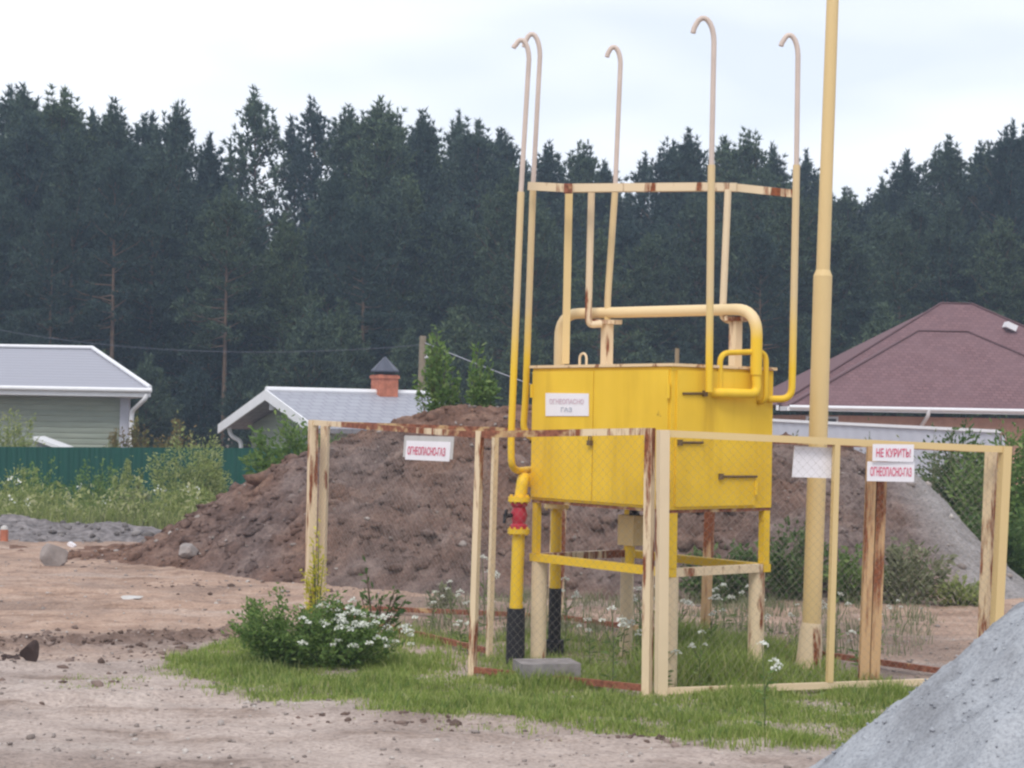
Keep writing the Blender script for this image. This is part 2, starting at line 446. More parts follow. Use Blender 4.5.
def tag(o, label=None, cat=None, group=None, kind=None):
    if label: o['label'] = label
    if cat: o['category'] = cat
    if group: o['group'] = group
    if kind: o['kind'] = kind
    return o
def thing(name, loc, label, cat, group=None):
    o = bpy.data.objects.new(name, None); o.empty_display_size = 0.2
    COL.objects.link(o); o.location = Vector(loc)
    return tag(o, label, cat, group)
def copy_tree(o, parent=None):
    c = o.copy(); COL.objects.link(c)
    if parent is not None: c.parent = parent
    for ch in list(o.children): copy_tree(ch, c)
    return c
def fillet(pts, r, k=6):
    pts = [Vector(q) for q in pts]; out = [pts[0]]
    for i in range(1, len(pts) - 1):
        a, b_, c_ = pts[i - 1], pts[i], pts[i + 1]
        d1 = (a - b_); d2 = (c_ - b_); rr = min(r, d1.length * 0.49, d2.length * 0.49)
        p1 = b_ + d1.normalized() * rr; p2 = b_ + d2.normalized() * rr
        for j in range(k + 1):
            t = j / k
            out.append(p1 * (1 - t) ** 2 + b_ * (2 * t * (1 - t)) + p2 * t ** 2)
    out.append(pts[-1]); return out
ICO_V = None
def ico():
    global ICO_V
    if ICO_V is None:
        import bmesh
        bm = bmesh.new(); bmesh.ops.create_icosphere(bm, subdivisions=1, radius=1.0)
        bm.verts.ensure_lookup_table()
        ICO_V = (np.array([v.co[:] for v in bm.verts]), np.array([[v.index for v in f.verts] for f in bm.faces]))
        bm.free()
    return ICO_V
def scatter_rocks(name, pos, size, mat, parent=None, squash=0.7, seed=1):
    r = np.random.default_rng(seed)
    V0, F0 = ico(); n = len(pos); nv = len(V0)
    S = size[:, None, None] * r.uniform(0.6, 1.2, (n, 1, 3)) * np.array([1, 1, squash])
    V = V0[None] * (1 + r.normal(0, 0.24, (n, nv, 1)))
    a = r.uniform(0, 6.28, n); ca, sa = np.cos(a), np.sin(a)
    V = V * S
    V = np.stack([V[..., 0] * ca[:, None] - V[..., 1] * sa[:, None], V[..., 0] * sa[:, None] + V[..., 1] * ca[:, None], V[..., 2]], -1)
    V = V + pos[:, None, :]
    Fc = (F0[None] + (np.arange(n) * nv)[:, None, None]).reshape(-1, 3)
    base = np.array(world_loc(parent)) if parent is not None else np.zeros(3)
    me = bpy.data.meshes.new(name)
    me.vertices.add(n * nv); me.vertices.foreach_set('co', (V.reshape(-1, 3) - base).astype(np.float32).ravel())
    me.loops.add(Fc.size); me.loops.foreach_set('vertex_index', Fc.astype(np.int32).ravel())
    me.polygons.add(len(Fc)); me.polygons.foreach_set('loop_start', np.arange(0, Fc.size, 3, dtype=np.int32))
    me.update(calc_edges=True)
    return link_mesh(name, me, mat, parent)
def rock(name, base, w, h, mat, label, cat, seed, group=None):
    import bmesh
    r = random.Random(seed)
    bm = bmesh.new(); bmesh.ops.create_icosphere(bm, subdivisions=3, radius=1.0)
    planes = [(Vector((r.gauss(0, 1), r.gauss(0, 1), r.gauss(0, 1))).normalized(), r.uniform(0.34, 0.7)) for _ in range(8)]
    for v in bm.verts:
        for nrm, d in planes:
            k = v.co.dot(nrm)
            if k > d: v.co -= nrm * (k - d)
        v.co *= 1 + r.gauss(0, 0.02)
    zs = [v.co.z for v in bm.verts]; xs = [v.co.x for v in bm.verts]
    for v in bm.verts:
        v.co = Vector((v.co.x * w / (max(xs) - min(xs)), v.co.y * w / (max(xs) - min(xs)) * 0.8, (v.co.z - min(zs)) * h / (max(zs) - min(zs)) - h * 0.12))
    me = bpy.data.meshes.new(name); bm.to_mesh(me); bm.free()
    o = link_mesh(name, me, mat); o.location = base
    return tag(o, label, cat, group)
def make_text(body, centre, right, up, w, h, mat, parent, name='lettering', bold=0.02):
    c = bpy.data.curves.new(name, 'FONT'); c.body = body; c.size = 1.0; c.offset = bold; c.extrude = 0.0
    c.align_x = 'CENTER'; c.resolution_u = 3
    t = bpy.data.objects.new(name, c); COL.objects.link(t)
    dg = bpy.context.evaluated_depsgraph_get(); dg.update()
    me = bpy.data.meshes.new_from_object(t.evaluated_get(dg))
    bpy.data.objects.remove(t); bpy.data.curves.remove(c)
    V = np.zeros(len(me.vertices) * 3, np.float32); me.vertices.foreach_get('co', V); V = V.reshape(-1, 3)
    lo, hi = V.min(0), V.max(0); s = (V - (lo + hi) / 2) / np.maximum(hi - lo, 1e-6)
    R_, U_ = np.array(Vector(right).normalized()), np.array(Vector(up).normalized())
    W = np.array(centre) + s[:, :1] * w * R_ + s[:, 1:2] * h * U_ - np.array(world_loc(parent))
    me.vertices.foreach_set('co', W.astype(np.float32).ravel()); me.update(); me.name = name
    return link_mesh(name, me, mat, parent)

# ------------------------------------------------------------------ ground
def gz(x, y):
    x = np.asarray(x, float); y = np.asarray(y, float)
    z = -1.25 * sstep(23.0, 37.0, y)
    near = 1 - sstep(24, 34, y)
    z = z + near * (0.024 * fbm(x * 0.8, y * 0.8, 4) + 0.020 * fbm(x * 3.2, y * 3.2, 4, 0.6))
    # tyre ruts on the track in front and a crumbling ridge beside it
    rut = 14.2 + 0.5 * x + 0.12 * np.sin(x * 2.3)
    left = 1 - sstep(-2.1, -1.7, x)
    z = z + left * np.exp(-((y - rut) / 0.36) ** 2) * np.clip(0.012 + 0.12 * fbm(x * 6.5, y * 6.5, 4, 0.65), 0, 0.12)
    for k_, (c0, c1) in enumerate(((9.6, -0.10), (8.1, -0.08), (10.7, 0.22), (15.3, 0.10), (16.6, 0.12))):
        q = (y - (c0 + c1 * x + 0.12 * np.sin(x * 0.9 + k_))) / 0.17
        z = z - near * (0.030 * np.exp(-q ** 2) - 0.016 * np.exp(-(np.abs(q) - 1.7) ** 2 * 2.2)) * (0.75 + 0.6 * perlin(x * 1.4 + 9 * k_, y * 1.4))
    return z
def gz1(x, y): return float(gz(np.array([x]), np.array([y]))[0])
xs = np.concatenate([-np.geomspace(1500, 10.3, 30), np.arange(-10, 10.01, 0.05), np.geomspace(10.3, 1500, 30)])
ys = np.concatenate([-np.geomspace(300, 4, 12), np.arange(4.0, 27.0, 0.05), np.geomspace(27.1, 2500, 60)])
GX, GY = np.meshgrid(xs, ys)
ground = grid_mesh('ground', GX, GY, gz(GX, GY), M['dirt'])
tag(ground, kind='structure')

# ------------------------------------------------------------------ soil heap behind the fence
SIL = np.array([(-60, 552), (-10, 549), (40, 551), (75, 546), (105, 548), (130, 543), (150, 535), (180, 520), (200, 508), (230, 490), (260, 474), (290, 458), (312, 446), (335, 437),
                (365, 430), (400, 420), (430, 411), (455, 406), (490, 402), (520, 404), (600, 410), (700, 420), (780, 436), (840, 446), (880, 452),
                (905, 462), (925, 480), (950, 520), (985, 577), (1005, 606), (1030, 640)], float)
FOOT = np.array([(-60, 19.4), (60, 19.7), (120, 19.5), (200, 18.8), (300, 17.6), (450, 16.6), (600, 16.2), (850, 16.7), (970, 16.8), (1030, 16.9)])
YC = 20.5
sil_x = np.array([P(a, b, YC).x for a, b in SIL]); sil_z = np.array([P(a, b, YC).z for a, b in SIL])
def heap_h(x, y):
    zc = np.interp(x, sil_x, sil_z)
    px = 512 + x / YC * F
    yf = np.interp(px, FOOT[:, 0], FOOT[:, 1])
    t = (y - yf) / np.maximum(YC - yf, 0.4)
    front = np.clip(t, -0.3, 1); prof = np.where(front > 0, np.sin(np.clip(front, 0, 1) ** 0.92 * np.pi / 2) * 0.55 + 0.45 * np.clip(front, 0, 1), front * 0.6)
    back = 1 - np.clip((y - YC - 0.1) / 2.2, 0, 1.4)
    h = zc * np.where(y < YC + 0.1, prof, back)
    amp = np.clip(0.25 + h / 0.5, 0.0, 1.0) * np.where(x > 4.0, 0.35, 1.0)
    lumps = 0.13 * fbm(x * 1.1, y * 1.1, 3) + 0.16 * (0.3 - np.abs(fbm(x * 2.2 + 5, y * 2.2, 4))) + 0.10 * (0.25 - np.abs(fbm(x * 5.5, y * 5.5, 3, 0.6))) + 0.05 * fbm(x * 11, y * 11, 3, 0.6) + 0.16 * np.clip(fbm(x * 1.7 + 30, y * 0.9 + 4, 2) - 0.1, -0.35, 0.25)
    crest = np.exp(-((y - YC) / 0.6) ** 2)
    return h + amp * lumps * (1 - 0.55 * crest) - 0.05 + crest * 0.02 * amp
hx = np.arange(-7.2, 6.6, 0.025); hy = np.arange(15.8, 23.4, 0.025)
HX, HY = np.meshgrid(hx, hy)
HZ = np.maximum(heap_h(HX, HY), -0.6)
heap = grid_mesh('soil_heap', HX, HY, HZ, M['soil'])
tag(heap, 'large brown soil heap rising behind the wire fence', 'soil heap')
def heap1(x, y): return max(float(heap_h(np.array([x]), np.array([y]))[0]), gz1(x, y))
# lumps and stones lying on it and around its foot
n = 2600
rx = rng.uniform(-7.0, 3.9, n); ry = rng.uniform(16.0, 20.6, n); rz = heap_h(rx, ry)
keep = rz > -0.02; rx, ry, rz = rx[keep], ry[keep], rz[keep]
rs = np.exp(rng.normal(math.log(0.024), 0.6, len(rx))).clip(0.008, 0.11)
tag(scatter_rocks('soil_rubble', np.stack([rx, ry, rz], -1), rs, M['soil'], seed=3), kind='stuff')
n = 560
rx = np.where(rng.random(n) < 0.6, rng.uniform(-5.2, -1.8, n), rng.uniform(-1.8, 3.4, n)); ry = rng.uniform(16.2, 20.6, n); rz = heap_h(rx, ry); keep = rz > 0.02
tag(scatter_rocks('soil_rubble', np.stack([rx, ry, rz], -1)[keep], np.exp(rng.normal(math.log(0.062), 0.4, n)).clip(0.03, 0.15)[keep], M['soil'], seed=9, squash=0.75), kind='stuff')
n = 330
rx = rng.uniform(-5.6, 5.2, n); ry = rng.uniform(16.0, 20.7, n); rz = heap_h(rx, ry); keep = rz > 0
tag(scatter_rocks('stone_rubble', np.stack([rx, ry, rz + 0.01], -1)[keep], np.exp(rng.normal(math.log(0.020), 0.4, n)).clip(0.008, 0.06)[keep], M['stone'], seed=4), kind='stuff')
# pebbles and crumbs on the yard
n = 5200
ry = 7.5 + 13 * rng.random(n) ** 1.1; rx = rng.uniform(-0.34, 0.34, n) * ry
rs = np.exp(rng.normal(math.log(0.0075), 0.5, n)).clip(0.003, 0.026)
tag(scatter_rocks('pebble_gravel', np.stack([rx, ry, gz(rx, ry) + rs * 0.2], -1), rs, M['stone'], seed=5), kind='stuff')
cl = []
for (cx, cy, sx, sy, k) in ((40, 640, 70, 10, 60), (180, 640, 45, 10, 70), (215, 637, 30, 8, 40), (120, 655, 90, 12, 50), (330, 720, 50, 5, 20), (430, 722, 60, 5, 40),
                            (200, 585, 70, 8, 60), (330, 590, 60, 8, 50), (130, 560, 60, 5, 60), (60, 640, 60, 5, 40), (640, 742, 60, 4, 30), (100, 690, 90, 14, 10)):
    for _ in range(k):
        g = G(random.gauss(cx, sx * 0.6), random.gauss(cy, sy * 0.6)); cl.append((g.x, g.y, gz1(g.x, g.y)))
for _ in range(620):
    x_ = random.uniform(-4.2, -1.95); y_ = 14.2 + 0.5 * x_ + random.gauss(0, 0.28)
    if random.random() < 0.35 + 0.9 * float(perlin(np.array([x_ * 2.2]), np.array([y_ * 2.2]))[0]): cl.append((x_, y_, gz1(x_, y_)))
cl = np.array(cl)
tag(scatter_rocks('dirt_crumbs', cl, np.exp(rng.normal(math.log(0.014), 0.55, len(cl))).clip(0.004, 0.045), M['clod'], seed=6), kind='stuff')

# low grey heap at the edge of the meadow
hx = np.arange(-9.5, -3.9, 0.04); hy = np.arange(21.6, 25.6, 0.04); HX, HY = np.meshgrid(hx, hy)
prof = np.interp(HX, [-9.5, -7.2, -6.4, -5.9, -5.2, -4.6, -4.1, -3.9], [0.2, 0.27, 0.27, 0.2, 0.23, 0.15, 0.05, 0])
HZ = prof * np.clip(1 - np.abs((HY - 23.4) / 1.5), -0.3, 1) + 0.05 * fbm(HX * 2.5, HY * 2.5, 3) + 0.07 * (0.2 - np.abs(fbm(HX * 7, HY * 7, 4, 0.65))) - 0.05
low = grid_mesh('rubble_heap', HX, HY, HZ + gz(HX, HY), M['rubble_grey'])
n = 260; qx = rng.uniform(-9, -4, n); qy = rng.uniform(21.9, 23.8, n)
qi = np.clip(((qx + 9.5) / 0.04).round().astype(int), 0, HX.shape[1] - 1); qj = np.clip(((qy - 21.6) / 0.04).round().astype(int), 0, HX.shape[0] - 1)
tag(scatter_rocks('grey_rubble', np.stack([qx, qy, (HZ + gz(HX, HY))[qj, qi]], -1), np.exp(rng.normal(math.log(0.03), 0.5, n)).clip(0.01, 0.1), M['rubble_chip'], seed=12), kind='stuff')
tag(low, 'low grey rubble heap in front of the weedy meadow', 'rubble heap')

# gravel heap close to the camera
gc = Vector((3.11, 7.2, 0)); GR, GH = 2.06, 1.78
hx = np.arange(-2.4, 2.4, 0.02); HX, HY = np.meshgrid(hx, hx)
D = np.hypot(HX, HY)
HZ = GH * (1 - D / GR); HZ = np.where(D < 0.35, GH * (1 - 0.35 / GR) + (0.35 ** 2 - D ** 2) * 1.1, HZ)
ang = np.arctan2(HY, HX)
HZ = HZ + 0.07 * fbm(ang * 3.0 + 11, D * 0.9, 3) + 0.035 * fbm(ang * 9.0 + 3, D * 1.6, 4) + 0.05 * fbm(HX * 4, HY * 4, 4) + 0.007 * fbm(HX * 22, HY * 22, 3)
HZ = np.maximum(HZ, -0.15)
pile = grid_mesh('gravel_heap', HX + gc.x, HY + gc.y, HZ, M['gravel'])
tag(pile, 'steep blue grey gravel heap standing in front of the fence', 'gravel heap')
n = 5000
a = rng.uniform(0, 6.283, n); d = GR * np.sqrt(rng.random(n)) * 1.0
qx, qy = d * np.cos(a), d * np.sin(a)
ix = np.clip(((qx + 2.4) / 0.02).round().astype(int), 0, HZ.shape[1] - 1); iy = np.clip(((qy + 2.4) / 0.02).round().astype(int), 0, HZ.shape[0] - 1)
tag(scatter_rocks('loose_gravel', np.stack([qx + gc.x, qy + gc.y, HZ[iy, ix]], -1), np.exp(rng.normal(math.log(0.0055), 0.4, n)).clip(0.003, 0.015), M['grain'], seed=8), kind='stuff')

# single rocks one can point to
g = G(54, 566); rock('boulder', (g.x, g.y, gz1(g.x, g.y)), 0.30, 0.27, M['pale_stone'], 'pale upright boulder on the dirt below the grey rubble heap', 'boulder', 1)
g = P(191, 553, 19.0); rock('stone', (g.x, g.y - 0.12, heap1(g.x, g.y - 0.12) - 0.02), 0.20, 0.17, M['pale_stone'], 'flat faced pale stone lying on the left foot of the soil heap', 'stone', 5)
g = G(29, 661); rock('dirt_clod', (g.x, g.y, gz1(g.x, g.y)), 0.13, 0.16, M['dark_clod'], 'pointed dark clod on the dirt track', 'clod', 21)
cl2 = np.array([(G(px_, py_).x, G(px_, py_).y, 0.0) for px_, py_ in [(random.gauss(10, 8), random.gauss(657, 2)) for _ in range(26)]])
tag(scatter_rocks('dirt_crumbs', cl2, np.exp(rng.normal(math.log(0.018), 0.4, 26)), M['dark_clod'], seed=16), kind='stuff')

g = G(4, 541)
can = thing('plastic_canister', (g.x, g.y, gz1(g.x, g.y)), 'small red canister with a pale top at the foot of the grey rubble heap', 'canister')
mb = MB(); mb.tube([(g.x, g.y, -0.02), (g.x, g.y, 0.12), (g.x, g.y, 0.14)], [0.05, 0.05, 0.045], 12); mb.build('body', M['brick_red'], can)
mb = MB(); mb.tube([(g.x, g.y, 0.142), (g.x, g.y, 0.17), (g.x, g.y, 0.19)], [0.045, 0.04, 0.02], 12); mb.build('lid', M['sign_film'], can)
g = G(78, 545); rock('stone', (g.x, g.y - 0.3, heap1(g.x, g.y - 0.3)), 0.11, 0.07, M['sign'], 'small white stone below the grey rubble heap', 'stone', 15)
g = G(132, 600); rock('stone', (g.x, g.y, gz1(g.x, g.y)), 0.20, 0.035, M['sign_film'], 'thin flat pale stone lying on the reddish dirt', 'stone', 16)

# ------------------------------------------------------------------ foliage helpers
def unit(v): return v / np.maximum(np.linalg.norm(v, axis=-1, keepdims=True), 1e-9)
def leaf_quads(pos, dirs, L, W, r):
    """kite shaped leaves at pos pointing along dirs"""
    n = len(pos); d = unit(dirs); side = unit(np.cross(d, unit(r.normal(0, 1, (n, 3)))))
    L = np.asarray(L).reshape(-1, 1); W = np.asarray(W).reshape(-1, 1)
    return np.stack([pos, pos + d * L * 0.5 + side * W / 2, pos + d * L, pos + d * L * 0.5 - side * W / 2], 1)
def shrub(name, base, rx, ry, h, nst, nleaf, leaf, mat, label, cat, seed, group=None, stem_mat='stem', spread=0.12, part='foliage', flowers=0, tip=0.0, stem_r=0.006):
    r = np.random.default_rng(seed)
    t = thing(name, base, label, cat, group); b0 = np.array(base)
    a = r.uniform(0, 6.283, nst); q = np.sqrt(r.random(nst))
    hh = h * (1 - 0.45 * q ** 2) * r.uniform(0.65, 1.05, nst)
    tips = np.stack([np.cos(a) * q * rx, np.sin(a) * q * ry, hh], -1)
    roots = np.stack([np.cos(a) * q * rx * 0.25, np.sin(a) * q * ry * 0.25, np.full(nst, -0.03)], -1)
    mb = MB()
    for i in range(nst):
        midp = roots[i] * 0.5 + tips[i] * 0.5 + np.array([tips[i][0], tips[i][1], 0]) * -0.08
        mb.tube([Vector(b0 + roots[i]), Vector(b0 + midp), Vector(b0 + tips[i])], [stem_r, stem_r * 0.8, stem_r * 0.35], 5, False)
    mb.build('stem', M[stem_mat], t)
    k = r.integers(0, nst, nleaf); s = r.random(nleaf) ** 0.75
    s = np.where(r.random(nleaf) < tip, 0.75 + 0.25 * r.random(nleaf), 0.12 + 0.9 * s)[:, None]
    pos = roots[k] * (1 - s) + tips[k] * s + r.normal(0, 1, (nleaf, 3)) * np.array([rx, ry, h * 0.5]) * spread * (1.15 - 0.6 * s)
    pos[:, 2] = np.maximum(pos[:, 2], 0.0)
    dirs = unit(pos * np.array([1, 1, 0.1])) * 0.7 + r.normal(0, 0.6, (nleaf, 3)) + np.array([0, 0, 0.25])
    L = leaf * r.uniform(0.6, 1.35, nleaf)
    poly_arrays(part, leaf_quads(pos + b0, dirs, L, L * 0.42, r), 4, mat, t)
    if flowers:
        good = np.where(tips[:, 0] > -0.12 * rx)[0]; k = r.choice(good, flowers)
        for j in range(flowers):
            umbel(t, Vector(b0 + tips[k[j]] * r.uniform(0.98, 1.16) + np.append(r.normal(0, 0.8, 2) * [rx * .25, ry * .25], 0)), 0.030 * r.uniform(0.7, 1.2), r)
    return t
def umbel(parent, c, rad, r, name='flower_head'):
    n = 26
    a = r.uniform(0, 6.283, n); q = rad * np.sqrt(r.random(n))
    pos = np.stack([np.cos(a) * q, np.sin(a) * q, 0.25 * rad - 0.5 * q ** 2 / rad + r.normal(0, 0.004, n)], -1) + np.array(c)
    d = r.normal(0, 1, (n, 3)) * np.array([1, 1, 0.35])
    L = rad * 0.55 * r.uniform(0.7, 1.2, n)
    return poly_arrays(name, leaf_quads(pos - unit(d) * L[:, None] / 2, d, L, L * 0.9, r), 4, M['petal'], parent)
def pip(poly, x, y):
    inside = np.zeros(len(x), bool); n = len(poly)
    for i in range(n):
        x1, y1 = poly[i]; x2, y2 = poly[(i + 1) % n]
        c = ((y1 > y) != (y2 > y)) & (x < (x2 - x1) * (y - y1) / (y2 - y1 + 1e-12) + x1)
        inside ^= c
    return inside
def grass_patch(name, pxpoly, n, hmin, hmax, wid, mat, seed, clump=0.0, base_fn=gz, poly=None):
    r = np.random.default_rng(seed)
    if poly is None: poly = [(G(a, b).x, G(a, b).y) for a, b in pxpoly]
    pa = np.array(poly); lo, hi = pa.min(0), pa.max(0)
    x = r.uniform(lo[0], hi[0], n * 3); y = r.uniform(lo[1], hi[1], n * 3)
    jx = 0.20 * fbm(x * 2.4, y * 2.4, 4, 0.65) + r.normal(0, 0.03, len(x)); jy = 0.34 * fbm(x * 2.4 + 40, y * 2.4, 4, 0.65) + r.normal(0, 0.06, len(x))
    k = pip(poly, x + jx, y + jy)
    if clump > 0: k &= (fbm(x * 1.6 + 3, y * 1.6, 3) * 0.9 + r.normal(0, 0.25, len(x)) > clump - 0.5)
    x, y = x[k][:n], y[k][:n]; m_ = len(x)
    hv = np.clip(0.5 + 0.9 * fbm(x * 1.9 + 8, y * 1.9, 3), 0.1, 1.15)
    h = (hmin + (hmax - hmin) * hv) * r.uniform(0.55, 1.15, m_)
    z = base_fn(x, y)
    a = r.uniform(0, 6.283, m_); lean = h * r.uniform(0.1, 0.7, m_)
    d = np.stack([np.cos(a), np.sin(a), np.zeros(m_)], -1)
    b2 = r.uniform(0, 6.283, m_); sd_ = np.stack([np.cos(b2), np.sin(b2), np.zeros(m_)], -1) * (wid * r.uniform(0.6, 1.4, m_))[:, None]
    p0 = np.stack([x, y, z - 0.01], -1); up = np.array([0, 0, 1.0])
    p1 = p0 + up * (h * 0.6)[:, None] + d * (lean * 0.35)[:, None]; p2 = p0 + up * h[:, None] + d * lean[:, None]
    V = np.stack([p0 - sd_, p0 + sd_, p1 + sd_ * 0.7, p2, p1 - sd_ * 0.7], 1)
    n5 = len(V); k5 = (np.arange(n5) * 5)[:, None]
    me = bpy.data.meshes.new(name)
    me.vertices.add(n5 * 5); me.vertices.foreach_set('co', V.reshape(-1).astype(np.float32))
    li = np.concatenate([k5 + np.array([[0, 1, 2, 4]]), k5 + np.array([[4, 2, 3]])], 1).astype(np.int32)
    me.loops.add(n5 * 7); me.loops.foreach_set('vertex_index', li.ravel())
    st = (np.arange(n5) * 7)[:, None] + np.array([[0, 4]])
    me.polygons.add(n5 * 2); me.polygons.foreach_set('loop_start', st.astype(np.int32).ravel())
    me.update(calc_edges=True)
    return tag(link_mesh(name, me, mat), kind='stuff')

# grass round the fence
front = [(162, 664), (200, 683), (262, 694), (330, 706), (420, 713), (520, 722), (600, 730), (700, 738), (790, 748), (840, 752), (930, 716), (930, 690), (860, 688)]
GRASS_DENSE = front + [(800, 676), (720, 668), (650, 676), (590, 684), (520, 680), (450, 672), (400, 652), (360, 640), (300, 636), (240, 642), (190, 652)]
grass_patch('grass', GRASS_DENSE, 80000, 0.012, 0.080, 0.0033, M['grass'], 21, clump=0.06)
grass_patch('grass', GRASS_DENSE, 6000, 0.04, 0.13, 0.0038, M['leaf_pale'], 26, clump=0.62)
grass_patch('grass', GRASS_DENSE, 6000, 0.03, 0.11, 0.004, M['leaf'], 27, clump=0.6)
EDGE = [(150, 668), (196, 690), (262, 702), (330, 715), (420, 722), (520, 732), (600, 740), (700, 748), (790, 758), (850, 758), (840, 736), (700, 722), (520, 706), (330, 690), (220, 672), (180, 655)]
grass_patch('grass', EDGE, 5000, 0.01, 0.06, 0.003, M['leaf_pale'], 28, clump=0.62)
grass_patch('grass', EDGE, 5000, 0.02, 0.10, 0.003, M['grass'], 29, clump=0.58)
GRASS_IN = [(380, 690), (450, 690), (560, 700), (700, 706), (900, 694), (850, 668), (780, 650), (720, 640), (650, 640), (560, 640), (480, 640), (400, 632), (330, 625)]
grass_patch('grass', GRASS_IN, 22000, 0.03, 0.13, 0.0035, M['grass'], 22, clump=0.5)
grass_patch('grass', [(640, 690), (790, 690), (800, 650), (700, 640), (645, 645)], 9000, 0.06, 0.24, 0.004, M['grass'], 23, clump=0.3)
grass_patch('grass', [(60, 690), (140, 690), (150, 676), (60, 676)], 350, 0.01, 0.04, 0.004, M['grass'], 24, clump=0.5)
grass_patch('dry_grass', [(380, 640), (900, 660), (940, 620), (800, 600), (600, 595), (420, 605)], 5000, 0.04, 0.20, 0.004, M['leaf_grey'], 25, clump=0.6)

# ------------------------------------------------------------------ gas cabinet
A0 = P(671, 440, 11.0); A0.z = 0
R38 = math.radians(38)
eR = Vector((math.cos(R38), math.sin(R38), 0)); eL = Vector((-math.sin(R38), math.cos(R38), 0)); eZ = Vector((0, 0, 1))
WL, WR = 1.36, 0.885
ZB, ZT, ZF = P(671, 510, 11.0).z, P(671, 366.5, 11.0).z, P(671, 569, 11.0).z
def C(l, r_, z): return A0 + eL * l + eR * r_ + eZ * z
cab = thing('gas_cabinet', C(WL / 2, WR / 2, 0), 'yellow steel gas cabinet on tall legs inside the wire fence', 'gas cabinet')
mb = MB(); mb.frame_box(C(WL / 2, WR / 2, (ZB + ZT) / 2), eL, eR, eZ, WL / 2, WR / 2, (ZT - ZB) / 2); mb.build('body', M['yellow'], cab)
mb = MB(); mb.frame_box(C(WL / 2, WR / 2, ZT + 0.011), eL, eR, eZ, WL / 2 + 0.018, WR / 2 + 0.018, 0.009); mb.build('lid', M['lid'], cab)
mb = MB(); mb.frame_box(C(WL / 2, WR / 2, ZB - 0.008), eL, eR, eZ, WL / 2 - 0.006, WR / 2 - 0.006, 0.012); mb.build('floor_plate', M['rust'], cab)
# doors on the wide face (two leaves, seam off centre) and on the narrow face
def door(l0, l1, face, zb, zt):
    mb = MB()
    if face == 'wide':
        mb.frame_box(C((l0 + l1) / 2, -0.006, (zb + zt) / 2), eL, eR, eZ, (l1 - l0) / 2, 0.007, (zt - zb) / 2)
    else:
        mb.frame_box(C(-0.006, (l0 + l1) / 2, (zb + zt) / 2), eL, eR, eZ, 0.007, (l1 - l0) / 2, (zt - zb) / 2)
    return mb.build('door', M['yellow'], cab)
seam = 0.72
d1 = door(seam + 0.004, WL - 0.012, 'wide', ZB + 0.018, ZT - 0.02)
d2 = door(0.02, seam - 0.004, 'wide', ZB + 0.018, ZT - 0.02)
d3 = door(0.035, WR - 0.16, 'narrow', ZB + 0.018, ZT - 0.02)
for zz in (ZB + 0.13, ZT - 0.15):
    mb = MB(); mb.tube([C(0.012, -0.018, zz - 0.045), C(0.012, -0.018, zz + 0.045)], 0.011, 8); mb.build('hinge', M['yellow_worn'], d2)
    mb = MB(); mb.tube([C(WL - 0.008, -0.016, zz - 0.045), C(WL - 0.008, -0.016, zz + 0.045)], 0.011, 8); mb.build('hinge', M['yellow_worn'], d1)
    mb = MB(); mb.tube([C(-0.016, WR - 0.155, zz - 0.045), C(-0.016, WR - 0.155, zz + 0.045)], 0.011, 8); mb.build('hinge', M['yellow_worn'], d3)
zl = P(594, 443, 11.55).z
mb = MB(); mb.frame_box(C(seam + 0.012, -0.026, zl), eL, eR, eZ, 0.018, 0.012, 0.016); mb.tube(fillet([C(seam + 0.0, -0.026, zl + 0.01), C(seam, -0.026, zl + 0.045), C(seam + 0.024, -0.026, zl + 0.045), C(seam + 0.024, -0.026, zl + 0.01)], 0.012, 4), 0.004, 6)
mb.build('padlock', M['dark_steel'], cab)
for (pa, pb, py) in ((683, 705, 393.5), (680, 703, 442.5), (721, 757, 476.5)):      # door rods and latches
    def onface(px, py):
        d = ray(px, py); nrm = -eL; p0 = C(-0.02, 0, 0); return CAM + d * ((p0 - CAM).dot(nrm) / d.dot(nrm))
    mb = MB(); mb.tube([onface(pa, py), onface(pb, py)], 0.008, 8); mb.frame_box(onface(pa if py > 400 else pb, py), eL, eR, eZ, 0.01, 0.016, 0.018)
    mb.build('latch_rod', M['dark_steel'], d3)
# label plate
def onwide(px, py, off=0.018):
    d = ray(px, py); nrm = -eR; p0 = C(0, -off, 0); return CAM + d * ((p0 - CAM).dot(nrm) / d.dot(nrm))
q0, q1, q2, q3 = onwide(545.5, 393), onwide(588.5, 393.5), onwide(588.5, 416), onwide(545.5, 416)
mb = MB(); mb.prism([q0, q1, q2, q3], eR * 0.004); lp = mb.build('label_plate', M['sign'], cab)
def lerp2(u, v): return (q0 * (1 - u) + q1 * u) * (1 - v) + (q3 * (1 - u) + q2 * u) * v
wP = (q1 - q0).length; hP = (q3 - q0).length
make_text('ОГНЕОПАСНО', lerp2(0.5, 0.36) - eR * 0.003, -eL, eZ, wP * 0.80, hP * 0.22, M['sign_pink'], lp)
make_text('ГАЗ', lerp2(0.5, 0.72) - eR * 0.003, -eL, eZ, wP * 0.26, hP * 0.2, M['sign_grey'], lp)
# lifting eye and stub on the lid
e0 = P(586, 362, 12.0)
pc = C(1.08, 0.2, ZT + 0.02)
mb = MB(); mb.tube([pc + eL * 0.035, pc + eL * 0.035 + eZ * 0.05] + [pc + eL * 0.035 * math.cos(t * math.pi / 6) + eZ * (0.05 + 0.035 * math.sin(t * math.pi / 6)) for t in range(1, 6)] + [pc - eL * 0.035 + eZ * 0.05, pc - eL * 0.035], 0.008, 8)
mb.build('lifting_eye', M['cream'], cab)
q = P(677, 360, 11.5); mb = MB(); mb.tube([Vector((q.x, q.y, ZT)), Vector((q.x, q.y, ZT + 0.13))], 0.014, 8); mb.build('vent_stub', M['wood_pole'], cab)
